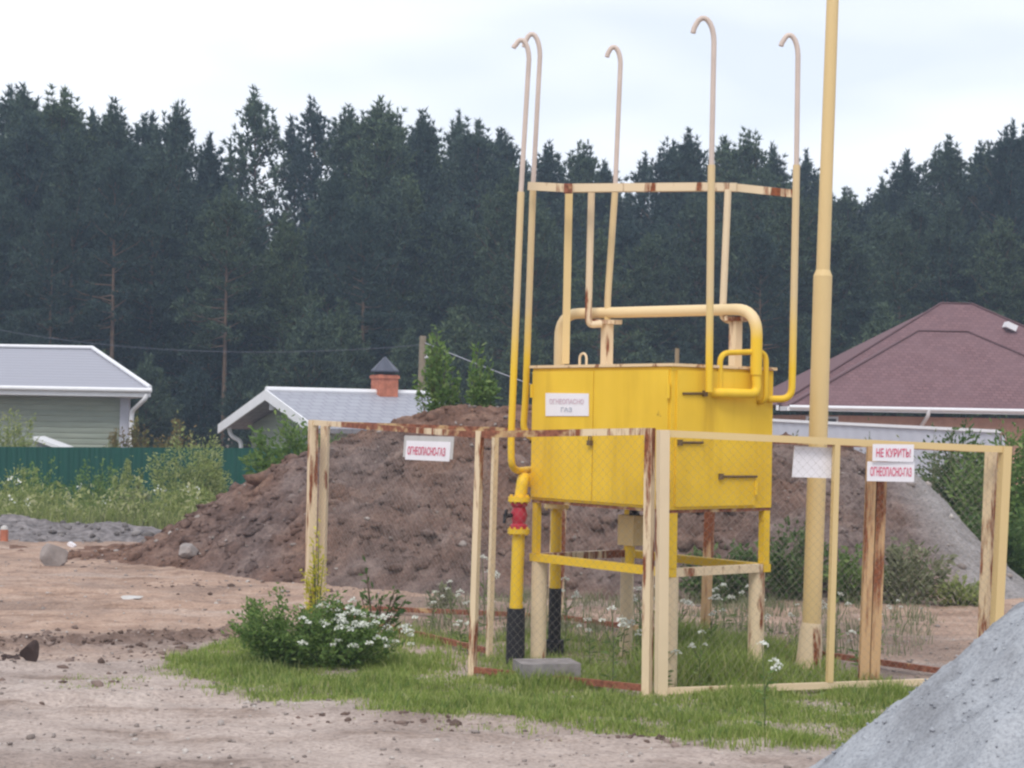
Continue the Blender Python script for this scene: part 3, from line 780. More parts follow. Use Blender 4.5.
# underframe: yellow uprights, ring of rails, cream pipe legs
fr = [(0.03, 0.03, 0.065), (WL - 0.03, 0.03, 0.042), (0.03, WR - 0.03, 0.05), (WL - 0.03, WR - 0.03, 0.045)]
for l, r_, w in fr:
    mb = MB(); mb.frame_box(C(l, r_, (ZB - 0.02 + ZF) / 2), eL, eR, eZ, w / 2, w / 2, (ZB - 0.02 - ZF) / 2); mb.build('upright', M['yellow_worn'], cab)
for (a, b_, mt) in ((0, 1, 'yellow_worn'), (0, 2, 'cream'), (1, 3, 'cream_rust'), (2, 3, 'yellow_worn')):
    p, q = C(fr[a][0], fr[a][1], ZF - 0.027), C(fr[b_][0], fr[b_][1], ZF - 0.027); d = (q - p).normalized()
    s0, s1 = (0.034, 0.034) if (a, b_) in ((0, 2), (1, 3)) else (-0.034, -0.034)
    mb = MB(); mb.bar(p + d * s0, q - d * s1, 0.06, 0.05); mb.build('frame_rail', M[mt], cab)
for (l, r_, rad) in ((0.04, 0.05, 0.052), (WL - 0.045, 0.05, 0.054), (0.05, WR - 0.07, 0.052), (WL - 0.1, WR - 0.1, 0.046)):
    mb = MB(); mb.tube([C(l, r_, -0.05), C(l, r_, ZF - 0.054)], rad, 14); mb.build('leg', M['cream'], cab)
q = P(634, 530, 11.8)
mb = MB(); mb.frame_box(Vector((q.x, q.y, q.z)), eL, eR, eZ, 0.075, 0.075, 0.098); mb.build('regulator_box', M['cream_clean'], cab)
mb = MB(); mb.tube([Vector((q.x, q.y, q.z + 0.09)), Vector((q.x, q.y, ZB - 0.02))], 0.035, 10); mb.build('regulator_neck', M['black'], cab)
q = P(630, 545, 11.8)
mb = MB(); mb.tube([Vector((q.x, q.y, P(630, 543, 11.8).z)), Vector((q.x, q.y, ZF - 0.05))], 0.032, 10); mb.build('drain_pipe', M['yellow_worn'], cab)

# ------------------------------------------------------------------ pipes
def pipe_thing(name, label, cat, base, segs, group=None):
    t = thing(name, base, label, cat, group)
    for nm, pts, r_, mt in segs:
        mb = MB(); mb.tube(pts, r_, 14); mb.build(nm, M[mt], t)
    return t
def straight(px0, py0, px1, py1, Y, n=2):
    return [P(px0 + (px1 - px0) * k / (n - 1), py0 + (py1 - py0) * k / (n - 1), Y) for k in range(n)]
def hook(px, py, rx, ry, ex, ey, Y):
    """pixels: top of the straight, the bow over to the left, its lip"""
    out = []
    for k in range(0, 11):
        a = math.pi * k / 10 * 0.92
        out.append((px - rx * (1 - math.cos(a)), py - ry * math.sin(a)))
    sx = (ex - px) / (out[-1][0] - px)
    return [P(px + (x - px) * sx, y if k < 9 else y + (ey - out[-1][1]) * (k - 8) / 2, Y) for k, (x, y) in enumerate(out)]
def vent(label, bottom_pts, mid, top, hk, Y, r0=0.0228, r1=0.0165):
    """bottom_pts: world points; mid, top: pixels where paint stops and where the bow begins"""
    low = fillet(bottom_pts + [P(*mid, Y)], 0.16)
    up = [P(*mid, Y), P(*top, Y)] + hook(*top, *hk, Y)[1:]
    base = Vector((low[0].x, low[0].y, 0))
    return pipe_thing('vent_pipe', label, 'vent pipe', base, [('lower_pipe', low, r0, 'yp_fade'), ('upper_pipe', up, r1, 'pipe_pink')], 'vent pipes with hooked tops')
# paint that turns from yellow at the foot to cream higher up (two coats, an old one above)
m, nt, b = new_mat('two_coat_pipe_paint', 0.5)
tc = nt.nodes.new('ShaderNodeTexCoord'); sep = nt.nodes.new('ShaderNodeSeparateXYZ'); nt.links.new(tc.outputs['Object'], sep.inputs[0])
nz = tex_noise(nt, 6, 4)
ad = nt.nodes.new('ShaderNodeMath'); ad.operation = 'MULTIPLY_ADD'; nt.links.new(nz, ad.inputs[0]); ad.inputs[1].default_value = 0.25; nt.links.new(sep.outputs['Z'], ad.inputs[2])
mr = nt.nodes.new('ShaderNodeMapRange'); mr.inputs['From Min'].default_value = 2.12; mr.inputs['From Max'].default_value = 2.55; nt.links.new(ad.outputs[0], mr.inputs['Value'])
nt.links.new(mixc(nt, mr.outputs['Result'], YEL, (0.62, 0.47, 0.26)), b.inputs['Base Color'])
M['yp_fade'] = m
Y1 = 11.86
vent('outer of the paired hooked vent pipes, its foot bent in under the label plate end', [P(536, 469, 12.25), P(517, 471, 11.95), P(511.5, 466, Y1), P(511, 440, Y1)], (521, 192), (529, 59), (7.5, 19, 513.5, 48), Y1)
vent('inner of the paired hooked vent pipes, reaching slightly higher than its neighbour', [P(540, 442, 12.15), P(523, 432, 12.15), P(525.5, 400, 12.15)], (533, 188), (540, 56), (8.5, 22, 524, 47), 12.15)
vent('hooked vent pipe rising from the clamp between two support bars', [P(607.5, 322, 12.2), P(607.6, 300, 12.2)], (615, 192), (620.5, 64), (7.5, 17, 607, 57), 12.2, 0.0225)
P4a = P(709, 393, 11.1)
vent('tallest hooked vent pipe, standing before the narrow cabinet face', [P(709, 392, 11.1), P(709.2, 370, 11.1)], (711.5, 165), (714, 42), (11, 24, 693, 33), 11.1)
vent('hooked vent pipe bent out from the narrow end of the cabinet near the mast', [P(768, 399, 11.5), P(791.5, 399, 11.5), P(792.5, 372, 11.5)], (796.5, 165), (798, 56), (9, 21, 781, 46), 11.5)

# over-the-top gas pipe with its coated foot behind the cabinet
YR, YL = 11.36, 12.5
top_r, top_l = P(757, 314.5, YR), P(560, 314, YL)
ft = P(553, 664, YL); zfl = P(552, 508, YL).z
t = thing('gas_pipe', (ft.x, ft.y, 0), 'thick cream gas pipe arching over the cabinet, black coated at its foot', 'gas pipe')
lx, ly = top_l.x, top_l.y
mb = MB(); mb.tube([Vector((lx, ly, P(552, 590, YL).z)), Vector((lx, ly, ZB))], 0.038, 16); mb.build('lower_pipe', M['yellow_worn'], t)
pts = [Vector((lx, ly, ZB)), Vector((lx, ly, top_l.z)), Vector((top_r.x, top_r.y, top_l.z - 0.01))]
end = P(757, 394, YR)
arch = fillet(pts + [Vector((top_r.x, top_r.y, end.z + 0.12))], 0.17, 8)
m, nt, b = new_mat('cream_arch_yellow_ends', 0.5)
tc = nt.nodes.new('ShaderNodeTexCoord'); sep = nt.nodes.new('ShaderNodeSeparateXYZ'); nt.links.new(tc.outputs['Object'], sep.inputs[0])
mr = nt.nodes.new('ShaderNodeMapRange'); mr.inputs['From Min'].default_value = 2.16; mr.inputs['From Max'].default_value = 2.30
mx_ = nt.nodes.new('ShaderNodeMath'); mx_.operation = 'MULTIPLY_ADD'; nt.links.new(sep.outputs['X'], mx_.inputs[0]); mx_.inputs[1].default_value = -1.0; mx_.inputs[2].default_value = 3.3
mm = nt.nodes.new('ShaderNodeMath'); mm.operation = 'MAXIMUM'; nt.links.new(sep.outputs['Z'], mm.inputs[0]); nt.links.new(mx_.outputs[0], mm.inputs[1]); nt.links.new(mm.outputs[0], mr.inputs['Value'])
nt.links.new(mixc(nt, mr.outputs['Result'], YEL, (0.72, 0.55, 0.31)), b.inputs['Base Color'])
M['arch'] = m
mb = MB(); mb.tube(arch, 0.037, 16); mb.build('arch_pipe', M['arch'], t)
mb = MB(); mb.tube(fillet([Vector((top_r.x, top_r.y, end.z + 0.12)), end, C(-0.055, 0.36, end.z), C(0.0, 0.33, end.z)], 0.06), 0.030, 14); mb.build('lower_elbow', M['yellow'], t)
mb = MB(); mb.tube([Vector((lx, ly, P(552, 640, YL).z)), Vector((lx, ly, P(552, 588, YL).z))], 0.045, 14); mb.build('tape_wrap', M['black'], t)
mb = MB(); mb.tube([Vector((lx, ly, -0.05)), Vector((lx, ly, P(552, 640, YL).z))], 0.068, 14); mb.build('black_sleeve', M['black'], t)
for k in (0, 1):
    mb = MB(); mb.tube([Vector((lx, ly, zfl + k * 0.045)), Vector((lx, ly, zfl + 0.026 + k * 0.045))], 0.088, 18)
    for j in range(6):
        a = j * math.pi / 3; mb.tube([Vector((lx + 0.07 * math.cos(a), ly + 0.07 * math.sin(a), zfl - 0.015 + k * 0.045)), Vector((lx + 0.07 * math.cos(a), ly + 0.07 * math.sin(a), zfl + 0.04 + k * 0.045))], 0.010, 6)
    mb.build('flange', M['cream_clean'], t)

# riser with the red valve
YV = 11.95
x0 = P(517, 560, YV).x; y0 = YV
zz = lambda py: P(518, py, YV).z
t = thing('gas_riser', (x0, y0, 0), 'yellow gas riser with a red valve and black sleeve', 'gas riser')
mb = MB(); mb.tube([Vector((x0, y0, -0.05)), Vector((x0, y0, zz(608)))], [0.064, 0.060], 16); mb.build('black_sleeve', M['black'], t)
mb = MB(); mb.tube([Vector((x0, y0, zz(608))), Vector((x0, y0, zz(607)+0.02))], 0.045, 16); mb.tube([Vector((x0, y0, zz(606))), Vector((x0 + 0.008, y0, zz(533)))], 0.042, 16); mb.build('lower_pipe', M['yellow_worn'], t)
mb = MB(); mb.tube(fillet([Vector((x0 + 0.012, y0, zz(502))), Vector((x0 + 0.03, y0, zz(479))), Vector((x0 + 0.05, y0 + 0.25, zz(478)))], 0.04), 0.040, 16); mb.build('upper_pipe', M['yellow_worn'], t)
for py in (499, 531):
    mb = MB(); mb.tube([Vector((x0 + 0.008, y0, zz(py) - 0.017)), Vector((x0 + 0.008, y0, zz(py) + 0.015))], 0.074, 20)
    for j in range(8):
        a = j * math.pi / 4 + 0.3; mb.tube([Vector((x0 + 0.008 + 0.058 * math.cos(a), y0 + 0.058 * math.sin(a), zz(py) - 0.028)), Vector((x0 + 0.008 + 0.058 * math.cos(a), y0 + 0.058 * math.sin(a), zz(py) + 0.028))], 0.009, 6)
    mb.build('flange', M['yellow_worn'], t)
vz0, vz1 = zz(528.5), zz(502)
mb = MB(); mb.tube([Vector((x0 + 0.008, y0, vz0 + (vz1 - vz0) * k)) for k in (0, .12, .2, .5, .8, .88, 1)], [0.060, 0.060, 0.042, 0.057, 0.042, 0.056, 0.056], 18)
v_ = mb.build('valve', M['red'], t)
mb = MB(); hz = (vz0 + vz1) / 2; mb.tube([Vector((x0 - 0.04, y0 - 0.03, hz)), Vector((x0 - 0.09, y0 - 0.07, hz))], 0.014, 8); mb.bar(Vector((x0 - 0.075, y0 - 0.06, hz + 0.04)), Vector((x0 - 0.09, y0 - 0.07, hz - 0.05)), 0.02, 0.012)
mb.build('valve_stem', M['black'], t)

# small loop pipe on the narrow face
YS = 11.24
pA, pB, pC, pD = P(720, 394, YS), P(720, 353, YS), P(766, 351.5, YR + 0.05), P(766, 402, YR + 0.05)
t = thing('loop_pipe', (pA.x, pA.y, pA.z), 'thin yellow loop pipe on the narrow cabinet face, beside the arching pipe', 'gas pipe')
mb = MB(); mb.tube(fillet([pA, pB, pC, pD, pD + eL * 0.1], 0.07), 0.018, 12); mb.build('pipe', M['yellow'], t)

# rack of bars that holds the pipes above the cabinet
rk = thing('pipe_rack', (P(660, 300, 11.9).x, 11.9, ZT + 0.022), 'cream and rust steel rack of bars tying the vent pipes together', 'pipe rack')
def rail_pt(px, py): return P(px, py, 12.05 + (11.55 - 12.05) * (px - 528) / (790 - 528))
mb = MB(); mb.bar(rail_pt(528, 186), rail_pt(566, 188), 0.012, 0.055); mb.bar(rail_pt(566, 188.2), rail_pt(705, 187), 0.05, 0.054); mb.build('top_rail', M['cream'], rk)
mb = MB(); mb.bar(rail_pt(705, 187), rail_pt(737, 187.5), 0.05, 0.054); mb.bar(rail_pt(737, 187.6), rail_pt(796, 194), 0.014, 0.05); mb.build('top_rail', M['cream_rust'], rk)
q = rail_pt(568, 189); mb = MB(); mb.box(q - Vector((0, 0.02, 0)), 0.055, 0.06, 0.06); mb.build('weld_plate', M['rust'], rk)
def vbar(px0, py0, px1, py1, Y, w, mat):
    mb = MB(); mb.bar(P(px0, py0, Y), P(px1, py1, Y), w, w * 0.9, side=(1, 0, 0)); return mb.build('upright_bar', M[mat], rk)
vbar(565.5, 364, 569, 190, 12.2, 0.05, 'cream_clean')
mb = MB(); mb.tube(fillet([P(602, 324, 12.15), P(588.5, 325, 12.15), P(588.5, 308, 12.15), P(591.5, 190, 12.1)], 0.04), 0.024, 10); mb.build('upright_bar', M['cream'], rk)
mb = MB(); mb.tube(fillet([P(735, 322, 11.58), P(722, 318, 11.58), P(723, 305, 11.58), P(728, 190, 11.65)], 0.05), 0.023, 10); mb.build('upright_bar', M['cream'], rk)
for (px, Y, py) in ((607, 12.2, 324), (735.5, 11.55, 321)):
    b0 = P(px, 340, Y); 
    mb = MB(); mb.frame_box(Vector((b0.x, b0.y, (ZT + 0.02 + P(px, py, Y).z) / 2)), eL, eR, eZ, 0.03, 0.03, (P(px, py, Y).z - ZT - 0.02) / 2); mb.build('post', M['cream'], rk)
    mb = MB(); mb.frame_box(P(px, py - 2, Y), (1, 0, 0), (0, 1, 0), (0, 0, 1), 0.10 if px < 700 else 0.075, 0.045, 0.014); mb.build('clamp', M['cream_rust'], rk)

# tall mast
MX = P(810, 668, 12.07)
mast = thing('lightning_mast', (MX.x, MX.y, 0), 'tall pale yellow tubular mast behind the cabinet, flared at its foot', 'mast')
def mp(px, py): q = P(px, py, 12.07); return q
mb = MB(); mb.tube([mp(811.5, 625), mp(818, 440), mp(822.8, 276)], 0.063, 20); mb.build('lower_tube', M['cream_clean'], mast)
mb = MB(); mb.tube([mp(822.8, 276.5), mp(823.0, 270)], [0.064, 0.047], 20); mb.tube([mp(823.0, 270), mp(833, -10), mp(837, -120)], [0.046, 0.041, 0.04], 20); mb.build('upper_tube', M['cream_clean'], mast)
mb = MB(); mb.tube([Vector((MX.x - 0.01, MX.y, -0.05)), Vector((MX.x - 0.01, MX.y, 0.02)), mp(811, 630), mp(811.6, 622)], [0.092, 0.088, 0.074, 0.062], 20); mb.build('foot_cone', M['cream'], mast)

# concrete block at the riser
g = P(546, 676, 11.35)
mb = MB(); r_ = random.Random(4)
mb.frame_box(Vector((g.x, g.y - 0.1, 0.045)), (1, 0.25, 0), (-0.25, 1, 0), eZ, 0.185, 0.13, 0.085)
o = mb.build('concrete_block', M['concrete'], None)
tag(o, 'grey concrete block lying in the grass between the black pipe feet', 'concrete block')

# ------------------------------------------------------------------ wire fence
def wire_mesh(a, b_, c, d, parent, sp=0.040, r_=0.0006):
    """a bottom start, b bottom end, c top end, d top start"""
    W_ = (b_ - a).length; H_ = (d - a).length
    mb = MB(); st = sp * math.sqrt(2)
    rr = random.Random(9)
    def pt(u, v): 
        u, v = u / W_, v / H_
        return (a * (1 - u) + b_ * u) * (1 - v) + (d * (1 - u) + c * u) * v
    k = -H_
    while k < W_:
        for sg in (1, -1):
            u0, u1 = max(k, 0), min(k + H_, W_)
            if u1 - u0 > 0.01:
                v0, v1 = u0 - k, u1 - k
                if sg < 0: v0, v1 = H_ - v0, H_ - v1
                n_ = max(2, int((u1 - u0) / 0.25) + 2)
                ps = []
                for i in range(n_):
                    s = i / (n_ - 1); q = pt(u0 + (u1 - u0) * s, v0 + (v1 - v0) * s)
                    ps.append(q + Vector((0, 0.004 * sg + rr.gauss(0, 0.003), rr.gauss(0, 0.002))))
                mb.tube(ps, r_, 3, False)
        k += st
    return mb.build('wire_mesh', M['wire'], parent)
def panel(label, a_foot, a_top, b_foot, b_top, posts=(0.055, 0.055), pm=('cream', 'cream'), rails=('cream', 'cream'), bars=(), name='wire_fence', low=0.04, rail_w=0.042, mesh=True, split=None):
    a0, a1, b0, b1 = map(Vector, (a_foot, a_top, b_foot, b_top))
    t = thing(name, (a0 + b0) / 2, label, 'wire fence', 'wire fence panels round the gas cabinet')
    d = (b0 - a0).normalized()
    for (f, tp, w, mt) in ((a0, a1, posts[0], pm[0]), (b0, b1, posts[1], pm[1])):
        if w: 
            mb = MB(); mb.bar(f - eZ * 0.06, tp, w, w, side=d); mb.build('post', M[mt], t)
    ia, ib = d * (posts[0] / 2 + 0.001), -d * (posts[1] / 2 + 0.001)
    off = eZ * (rail_w / 2)
    if split:
        lastp = a1 - off + ia
        for f, mt in split:
            q = (a1 - off + ia) * (1 - f) + (b1 - off + ib) * f
            mb = MB(); mb.bar(lastp, q, 0.032, rail_w); mb.build('top_rail', M[mt], t); lastp = q
    else:
        mb = MB(); mb.bar(a1 - off + ia, b1 - off + ib, 0.032, rail_w); mb.build('top_rail', M[rails[0]], t)
    mb = MB(); mb.bar(a0 + eZ * low + ia, b0 + eZ * low + ib, 0.03, rail_w * 0.9); mb.build('bottom_rail', M[rails[1]], t)
    for fbar, w, mt in bars:
        mb = MB(); mb.bar(a0 * (1 - fbar) + b0 * fbar + eZ * (low + 0.02), a1 * (1 - fbar) + b1 * fbar - eZ * rail_w, w, w, side=d); mb.build('bar', M[mt], t)
    if mesh: wire_mesh(a0 + ia + eZ * (low + 0.02), b0 + ib + eZ * (low + 0.02), b1 + ib - eZ * rail_w, a1 + ia - eZ * rail_w, t)
    return t
def foot(p, z=0.0): return Vector((p.x, p.y, z))
Af, At = G(656, 697), P(656, 428, G(656, 697).y)
A1f, A1t = G(647, 695), P(650, 428, G(647, 695).y)
Ef = G(472, 676); Et = P(480, 431, Ef.y)
Ff = G(489, 657); Ft = P(495.5, 433, Ff.y)
Bf = G(309.5, 613); Bt = P(313.5, 420, Bf.y)
B2f = G(320.5, 611); B2t = P(325.5, 421, B2f.y)
Df = G(993, 686); D2f = G(982, 683)
Dt = P(1005.5, 446, Df.y); D2t = P(992, 446, D2f.y)
Cf = Vector((0.35, 14.6, 0)); Ct = Vector((0.37, 14.6, 1.55))
A2f = G(661, 698); A2t = P(663, 430, A2f.y)
panel('rusty gate leaf of wire mesh in front of the wide cabinet face', A1f, A1t, Ef, Et, (0.05, 0.04), ('cream_rust', 'cream_rust'), ('rust', 'rust'), name='fence_gate', split=[(0.45, 'cream_rust'), (1.0, 'rust')])
panel('wire fence panel before the soil heap, carrying one warning sign', Bf, Bt, Ff, Ft, (0.065, 0.035), ('cream_rust', 'cream'), ('cream_rust', 'rust'), split=[(0.18, 'cream'), (0.62, 'rust'), (0.78, 'cream_rust'), (1.0, 'rust')])
panel('short wire fence panel at the back, between soil heap and cabinet', B2f, B2t, Cf, Ct, (0.062, 0.05), ('cream', 'cream_rust'), ('rust', 'rust'))
panel('rusty wire fence panel behind the mast and cabinet', Cf + Vector((0.06, -0.05, 0)), Ct + Vector((0.06, -0.05, 0)), D2f, D2t, (0.05, 0.062), ('cream_rust', 'cream_rust'), ('rust', 'rust'), bars=((0.40, 0.055, 'rust_stripe'),))
fA = (G(827, 690).x - A2f.x) / (Df.x - A2f.x)
panel('cream wire fence panel in front of the mast, with two stacked warning signs', A2f, A2t, Df, Dt, (0.062, 0.06), ('cream', 'cream_clean'), ('cream_clean', 'cream'), bars=((fA, 0.036, 'cream_clean'),))
# rusty double post of channel steel just inside the front panel
pf = G(869, 686)
t = thing('steel_post', (pf.x, pf.y, 0), 'rust streaked double channel post behind the stacked warning signs', 'post')
for k, mt in ((-0.032, 'rust_stripe'), (0.034, 'rust_stripe')):
    top = P(878, 447, pf.y)
    mb = MB(); a = Vector((pf.x + k, pf.y, -0.05)); b_ = Vector((top.x + k, pf.y, top.z))
    mb.bar(a, b_, 0.058, 0.012, side=(1, 0, 0)); mb.bar(a + Vector((-0.026, 0.027, 0)), b_ + Vector((-0.026, 0.027, 0)), 0.01, 0.04, side=(1, 0, 0)); mb.bar(a + Vector((0.026, 0.027, 0)), b_ + Vector((0.026, 0.027, 0)), 0.01, 0.04, side=(1, 0, 0))
    mb.build('channel', M[mt], t)

# ------------------------------------------------------------------ warning signs
def sign(label, pts, Y0, Y1, texts, film=None, name='warning_sign', group='warning signs on the fence'):
    (x0, y0), (x1, y1), (x2, y2), (x3, y3) = pts      # corners: upper start, upper end, lower end, lower start
    q = [P(x0, y0, Y0), P(x1, y1, Y1), P(x2, y2, Y1), P(x3, y3, Y0)]
    R_ = (q[1] - q[0]).normalized(); U_ = (q[0] - q[3]).normalized(); N = R_.cross(U_).normalized()    # towards the camera
    if N.y > 0: N = -N
    t = thing(name, (q[2] + q[3]) / 2, label, 'warning sign', group)
    if film:
        px_w, px_h = (q[1] - q[0]) / (x1 - x0), (q[3] - q[0]) / (y3 - y0)
        f = [q[0] + px_w * (a - x0) + px_h * (b_ - y0) for a, b_ in ((film[0], film[1]), (film[2], film[1]), (film[2], film[3]), (film[0], film[3]))]
        mb = MB(); mb.prism([v - N * 0.004 for v in f], -N * 0.003); mb.build('plastic_sleeve', M['sign_film'], t)
    mb = MB(); mb.prism(q, -N * 0.003); pl = mb.build('plate', M['sign'], t)
    for body, u, v, w, h, mt in texts:
        c_ = (q[0] * (1 - u) + q[1] * u) * (1 - v) + (q[3] * (1 - u) + q[2] * u) * v + N * 0.003
        make_text(body, c_, R_, U_, (q[1] - q[0]).length * w, (q[0] - q[3]).length * h, M[mt], t)
    return t
def on_line(px, p, q):     # depth of the fence line p-q at a pixel column
    d = ray(px, 440); k = (p.x * (q.y - p.y) - p.y * (q.x - p.x)) / ((d.x / d.y) * (q.y - p.y) - (q.x - p.x)); return k
sL, sR = on_line(403, Bf, Ff) - 0.05, on_line(453, Bf, Ff) - 0.05
sign('small white sign reading fire danger gas in red, alone before the soil heap', [(406.5, 440.5), (450.5, 442), (449, 461.5), (405, 459.5)], sL, sR, [('ОГНЕОПАСНО-ГАЗ', 0.48, 0.52, 0.86, 0.44, 'sign_red')], film=(403.5, 435.5, 453, 457))
s0, s1 = on_line(867, A2f, Df) - 0.045, on_line(915, A2f, Df) - 0.045
sign('lower sign of the stacked pair, reading fire danger gas', [(867.5, 461.5), (914.5, 462.5), (914, 482), (867, 481)], s0, s1, [('ОГНЕОПАСНО-ГАЗ', 0.5, 0.5, 0.88, 0.48, 'sign_red')])
sign('upper sign of the stacked pair, reading no smoking', [(873, 444), (914, 444.5), (913.5, 462), (872.5, 461)], s0 - 0.012, s1 - 0.012, [('НЕ КУРИТЬ!', 0.5, 0.5, 0.84, 0.52, 'sign_red')])
s0, s1 = on_line(793, A2f, Df) + 0.035, on_line(838, A2f, Df) + 0.035
sign('blank white sheet behind the fence mesh, before the mast', [(794.5, 446), (835, 448), (839, 478.5), (792, 477)], s0, s1, [], name='blank_sign')

# ------------------------------------------------------------------ plants by the fence
r_ = np.random.default_rng(55)
g = G(292, 668)
shrub('leafy_bush', (g.x, g.y + 0.15, 0), 0.52, 0.38, 0.50, 46, 6200, 0.036, M['leaf'], 'bright green leafy bush at the fence corner, flowerless', 'bush', 31, spread=0.10)
g = G(332, 668)
shrub('flowering_bush', (g.x, g.y + 0.05, 0), 0.42, 0.32, 0.42, 46, 5600, 0.034, M['leaf'], 'green bush topped with flat white flower heads', 'bush', 32, spread=0.10, flowers=75)
g = G(318, 618)
shrub('yellow_weed', (g.x + 0.02, g.y - 0.25, 0), 0.11, 0.08, 0.68, 8, 420, 0.04, M['leaf_yellow'], 'tall yellow flowering weed growing against the fence corner post', 'weed', 33, spread=0.22)
g = G(376, 640)
shrub('dry_weed', (g.x, g.y, 0), 0.20, 0.14, 0.62, 9, 170, 0.06, M['leaf_dark'], 'thin dark weed with bare stalks behind the white flowers', 'weed', 34, stem_mat='stem_brown', spread=0.12, stem_r=0.008)
g = G(440, 612)
shrub('pale_weed', (g.x, g.y, 0), 0.10, 0.10, 0.26, 8, 160, 0.06, M['leaf_grey'], 'pale weed sprouting at the foot of the soil heap', 'weed', 35, spread=0.2)
for i, (px, py, Y, rx, h, nl, mt, lab) in enumerate((
        (725, 600, 16.3, 0.42, 0.55, 1500, 'leaf_dark', 'dark green weed clump seen below the cabinet, before the soil heap'),
        (788, 590, 16.6, 0.38, 0.72, 1500, 'leaf_dark', 'weed clump between the cabinet leg and the mast'),
        (850, 602, 16.4, 0.26, 0.52, 900, 'leaf', 'green weed clump between mast and rusty double post'),
        (906, 606, 16.4, 0.42, 0.62, 1500, 'leaf_grey', 'grey green shrub before the pale end of the soil heap'),
        (962, 612, 16.4, 0.32, 0.24, 700, 'leaf_pale', 'low yellowish weed clump at the foot of the pale clay slope'))):
    g = P(px, py, Y); z = heap1(g.x, Y) if heap1(g.x, Y) > 0 else gz1(g.x, Y)
    shrub('weed_clump', (g.x, Y, z), rx, 0.3, h, 30, nl, 0.07, M[mt], lab, 'weed', 60 + i, 'weed clumps before the soil heap', spread=0.13)

# white umbels standing singly round the cabinet
protos = []
for v in range(4):
    r2 = np.random.default_rng(80 + v)
    t = thing('umbel_flower', (0, 0, 0), 'thin white umbel weed standing in the grass around the cabinet', 'wildflower', 'white umbel weeds around the cabinet')
    h = (0.42, 0.55, 0.36, 0.62)[v]
    mb = MB(); mb.tube([Vector((0, 0, -0.03)), Vector((0.01, 0.01, h * 0.5)), Vector((0.03, 0.0, h))], [0.005, 0.004, 0.003], 5, False)
    heads = [Vector((0.03, 0, h))]
    for k in range(2 + v % 2):
        a = r2.uniform(0, 6.28); tip = Vector((0.11 * math.cos(a), 0.09 * math.sin(a), h * r2.uniform(0.75, 0.95)))
        mb.tube([Vector((0.01, 0.01, h * 0.5)), tip], [0.003, 0.002], 5, False); heads.append(tip)
    mb.build('stem', M['stem'], t)
    for hd in heads: umbel(t, hd, 0.035 * r2.uniform(0.75, 1.2), r2)
    nl = 26; zz_ = r2.uniform(0.02, h * 0.7, nl); pos = np.stack([r2.normal(0, 0.012, nl), r2.normal(0, 0.012, nl), zz_], -1)
    poly_arrays('foliage', leaf_quads(pos, np.stack([r2.normal(0, 1, nl), r2.normal(0, 1, nl), r2.uniform(-0.1, 0.8, nl)], -1), 0.09 * r2.uniform(0.5, 1.2, nl), np.full(nl, 0.018), r2), 4, M['leaf'], t)
    protos.append(t)
spots = [(432, 635), (452, 640), (470, 628), (565, 650), (590, 668), (600, 648), (612, 690), (680, 640), (690, 672), (712, 660), (725, 636), (738, 652), (755, 668),
         (770, 645), (780, 672), (795, 655), (640, 640), (578, 640), (540, 640), (520, 636), (505, 648), (700, 690), (860, 672), (842, 640), (895, 640), (460, 655),
         (415, 648), (655, 655), (750, 640), (808, 690), (835, 660), (622, 660), (556, 662), (484, 636), (664, 690), (598, 630), (715, 640), (640, 668), (575, 700), (765, 735), (880, 655)]
spots = spots[:4] + [p for k, p in enumerate(spots[4:]) if k % 3 != 1]
for i, (px, py) in enumerate(spots):
    g = G(px, py); o = protos[i] if i < 4 else copy_tree(protos[i % 4])
    o.location = (g.x, g.y, gz1(g.x, g.y)); o.rotation_euler = (0, 0, random.uniform(0, 6.28)); s = random.uniform(0.55, 0.95); o.scale = (s, s, s)

# ------------------------------------------------------------------ plants further back
shrub('green_bush', (P(300, 470, 22.3).x, 22.3, 0.5), 0.72, 0.5, 1.12, 50, 4200, 0.075, M['leaf'], 'green bush behind the heap slope, in front of the small log house', 'bush', 101, spread=0.12)
for i, (px, topy, w, lab) in enumerate(((437, 338, 0.30, 'slender young tree on the crest of the soil heap, nearer the grey power pole'), (476, 362, 0.34, 'shorter young tree on the crest of the soil heap, next to the vent pipes'))):
    Y = 22.0; b_ = P(px, 412, Y); h = P(px, topy, Y).z - 1.2
    shrub('young_tree', (b_.x, Y, 1.2), w * 0.8, w * 0.7, h * 1.1, 18, 2200, 0.07, M['leaf'], lab, 'young tree', 111 + i, spread=0.14, stem_mat='stem_brown')
for i, (px, topy, Y, rx, h, mt, lab) in enumerate((
        (962, 432, 22.5, 0.65, 1.5, 'leaf_dark', 'dark green bush at the end of the pale fence, beside the clay slope'),
        (1010, 424, 21.5, 0.80, 1.75, 'leaf', 'tall green bush cut by the picture edge beyond the fence corner'),
        (998, 505, 19.2, 0.55, 1.15, 'leaf_dark', 'dark low bush behind the double corner post'),
        (1060, 440, 20.8, 0.75, 1.6, 'leaf', 'green bush past the gravel heap, outermost of the bush row'))):
    q = P(px, topy, Y)
    shrub('green_bush', (q.x, Y, q.z - h), rx, 0.6, h, 60, 7500, 0.075, M[mt], lab, 'bush', 121 + i, 'bushes at the end of the soil heap', spread=0.15)
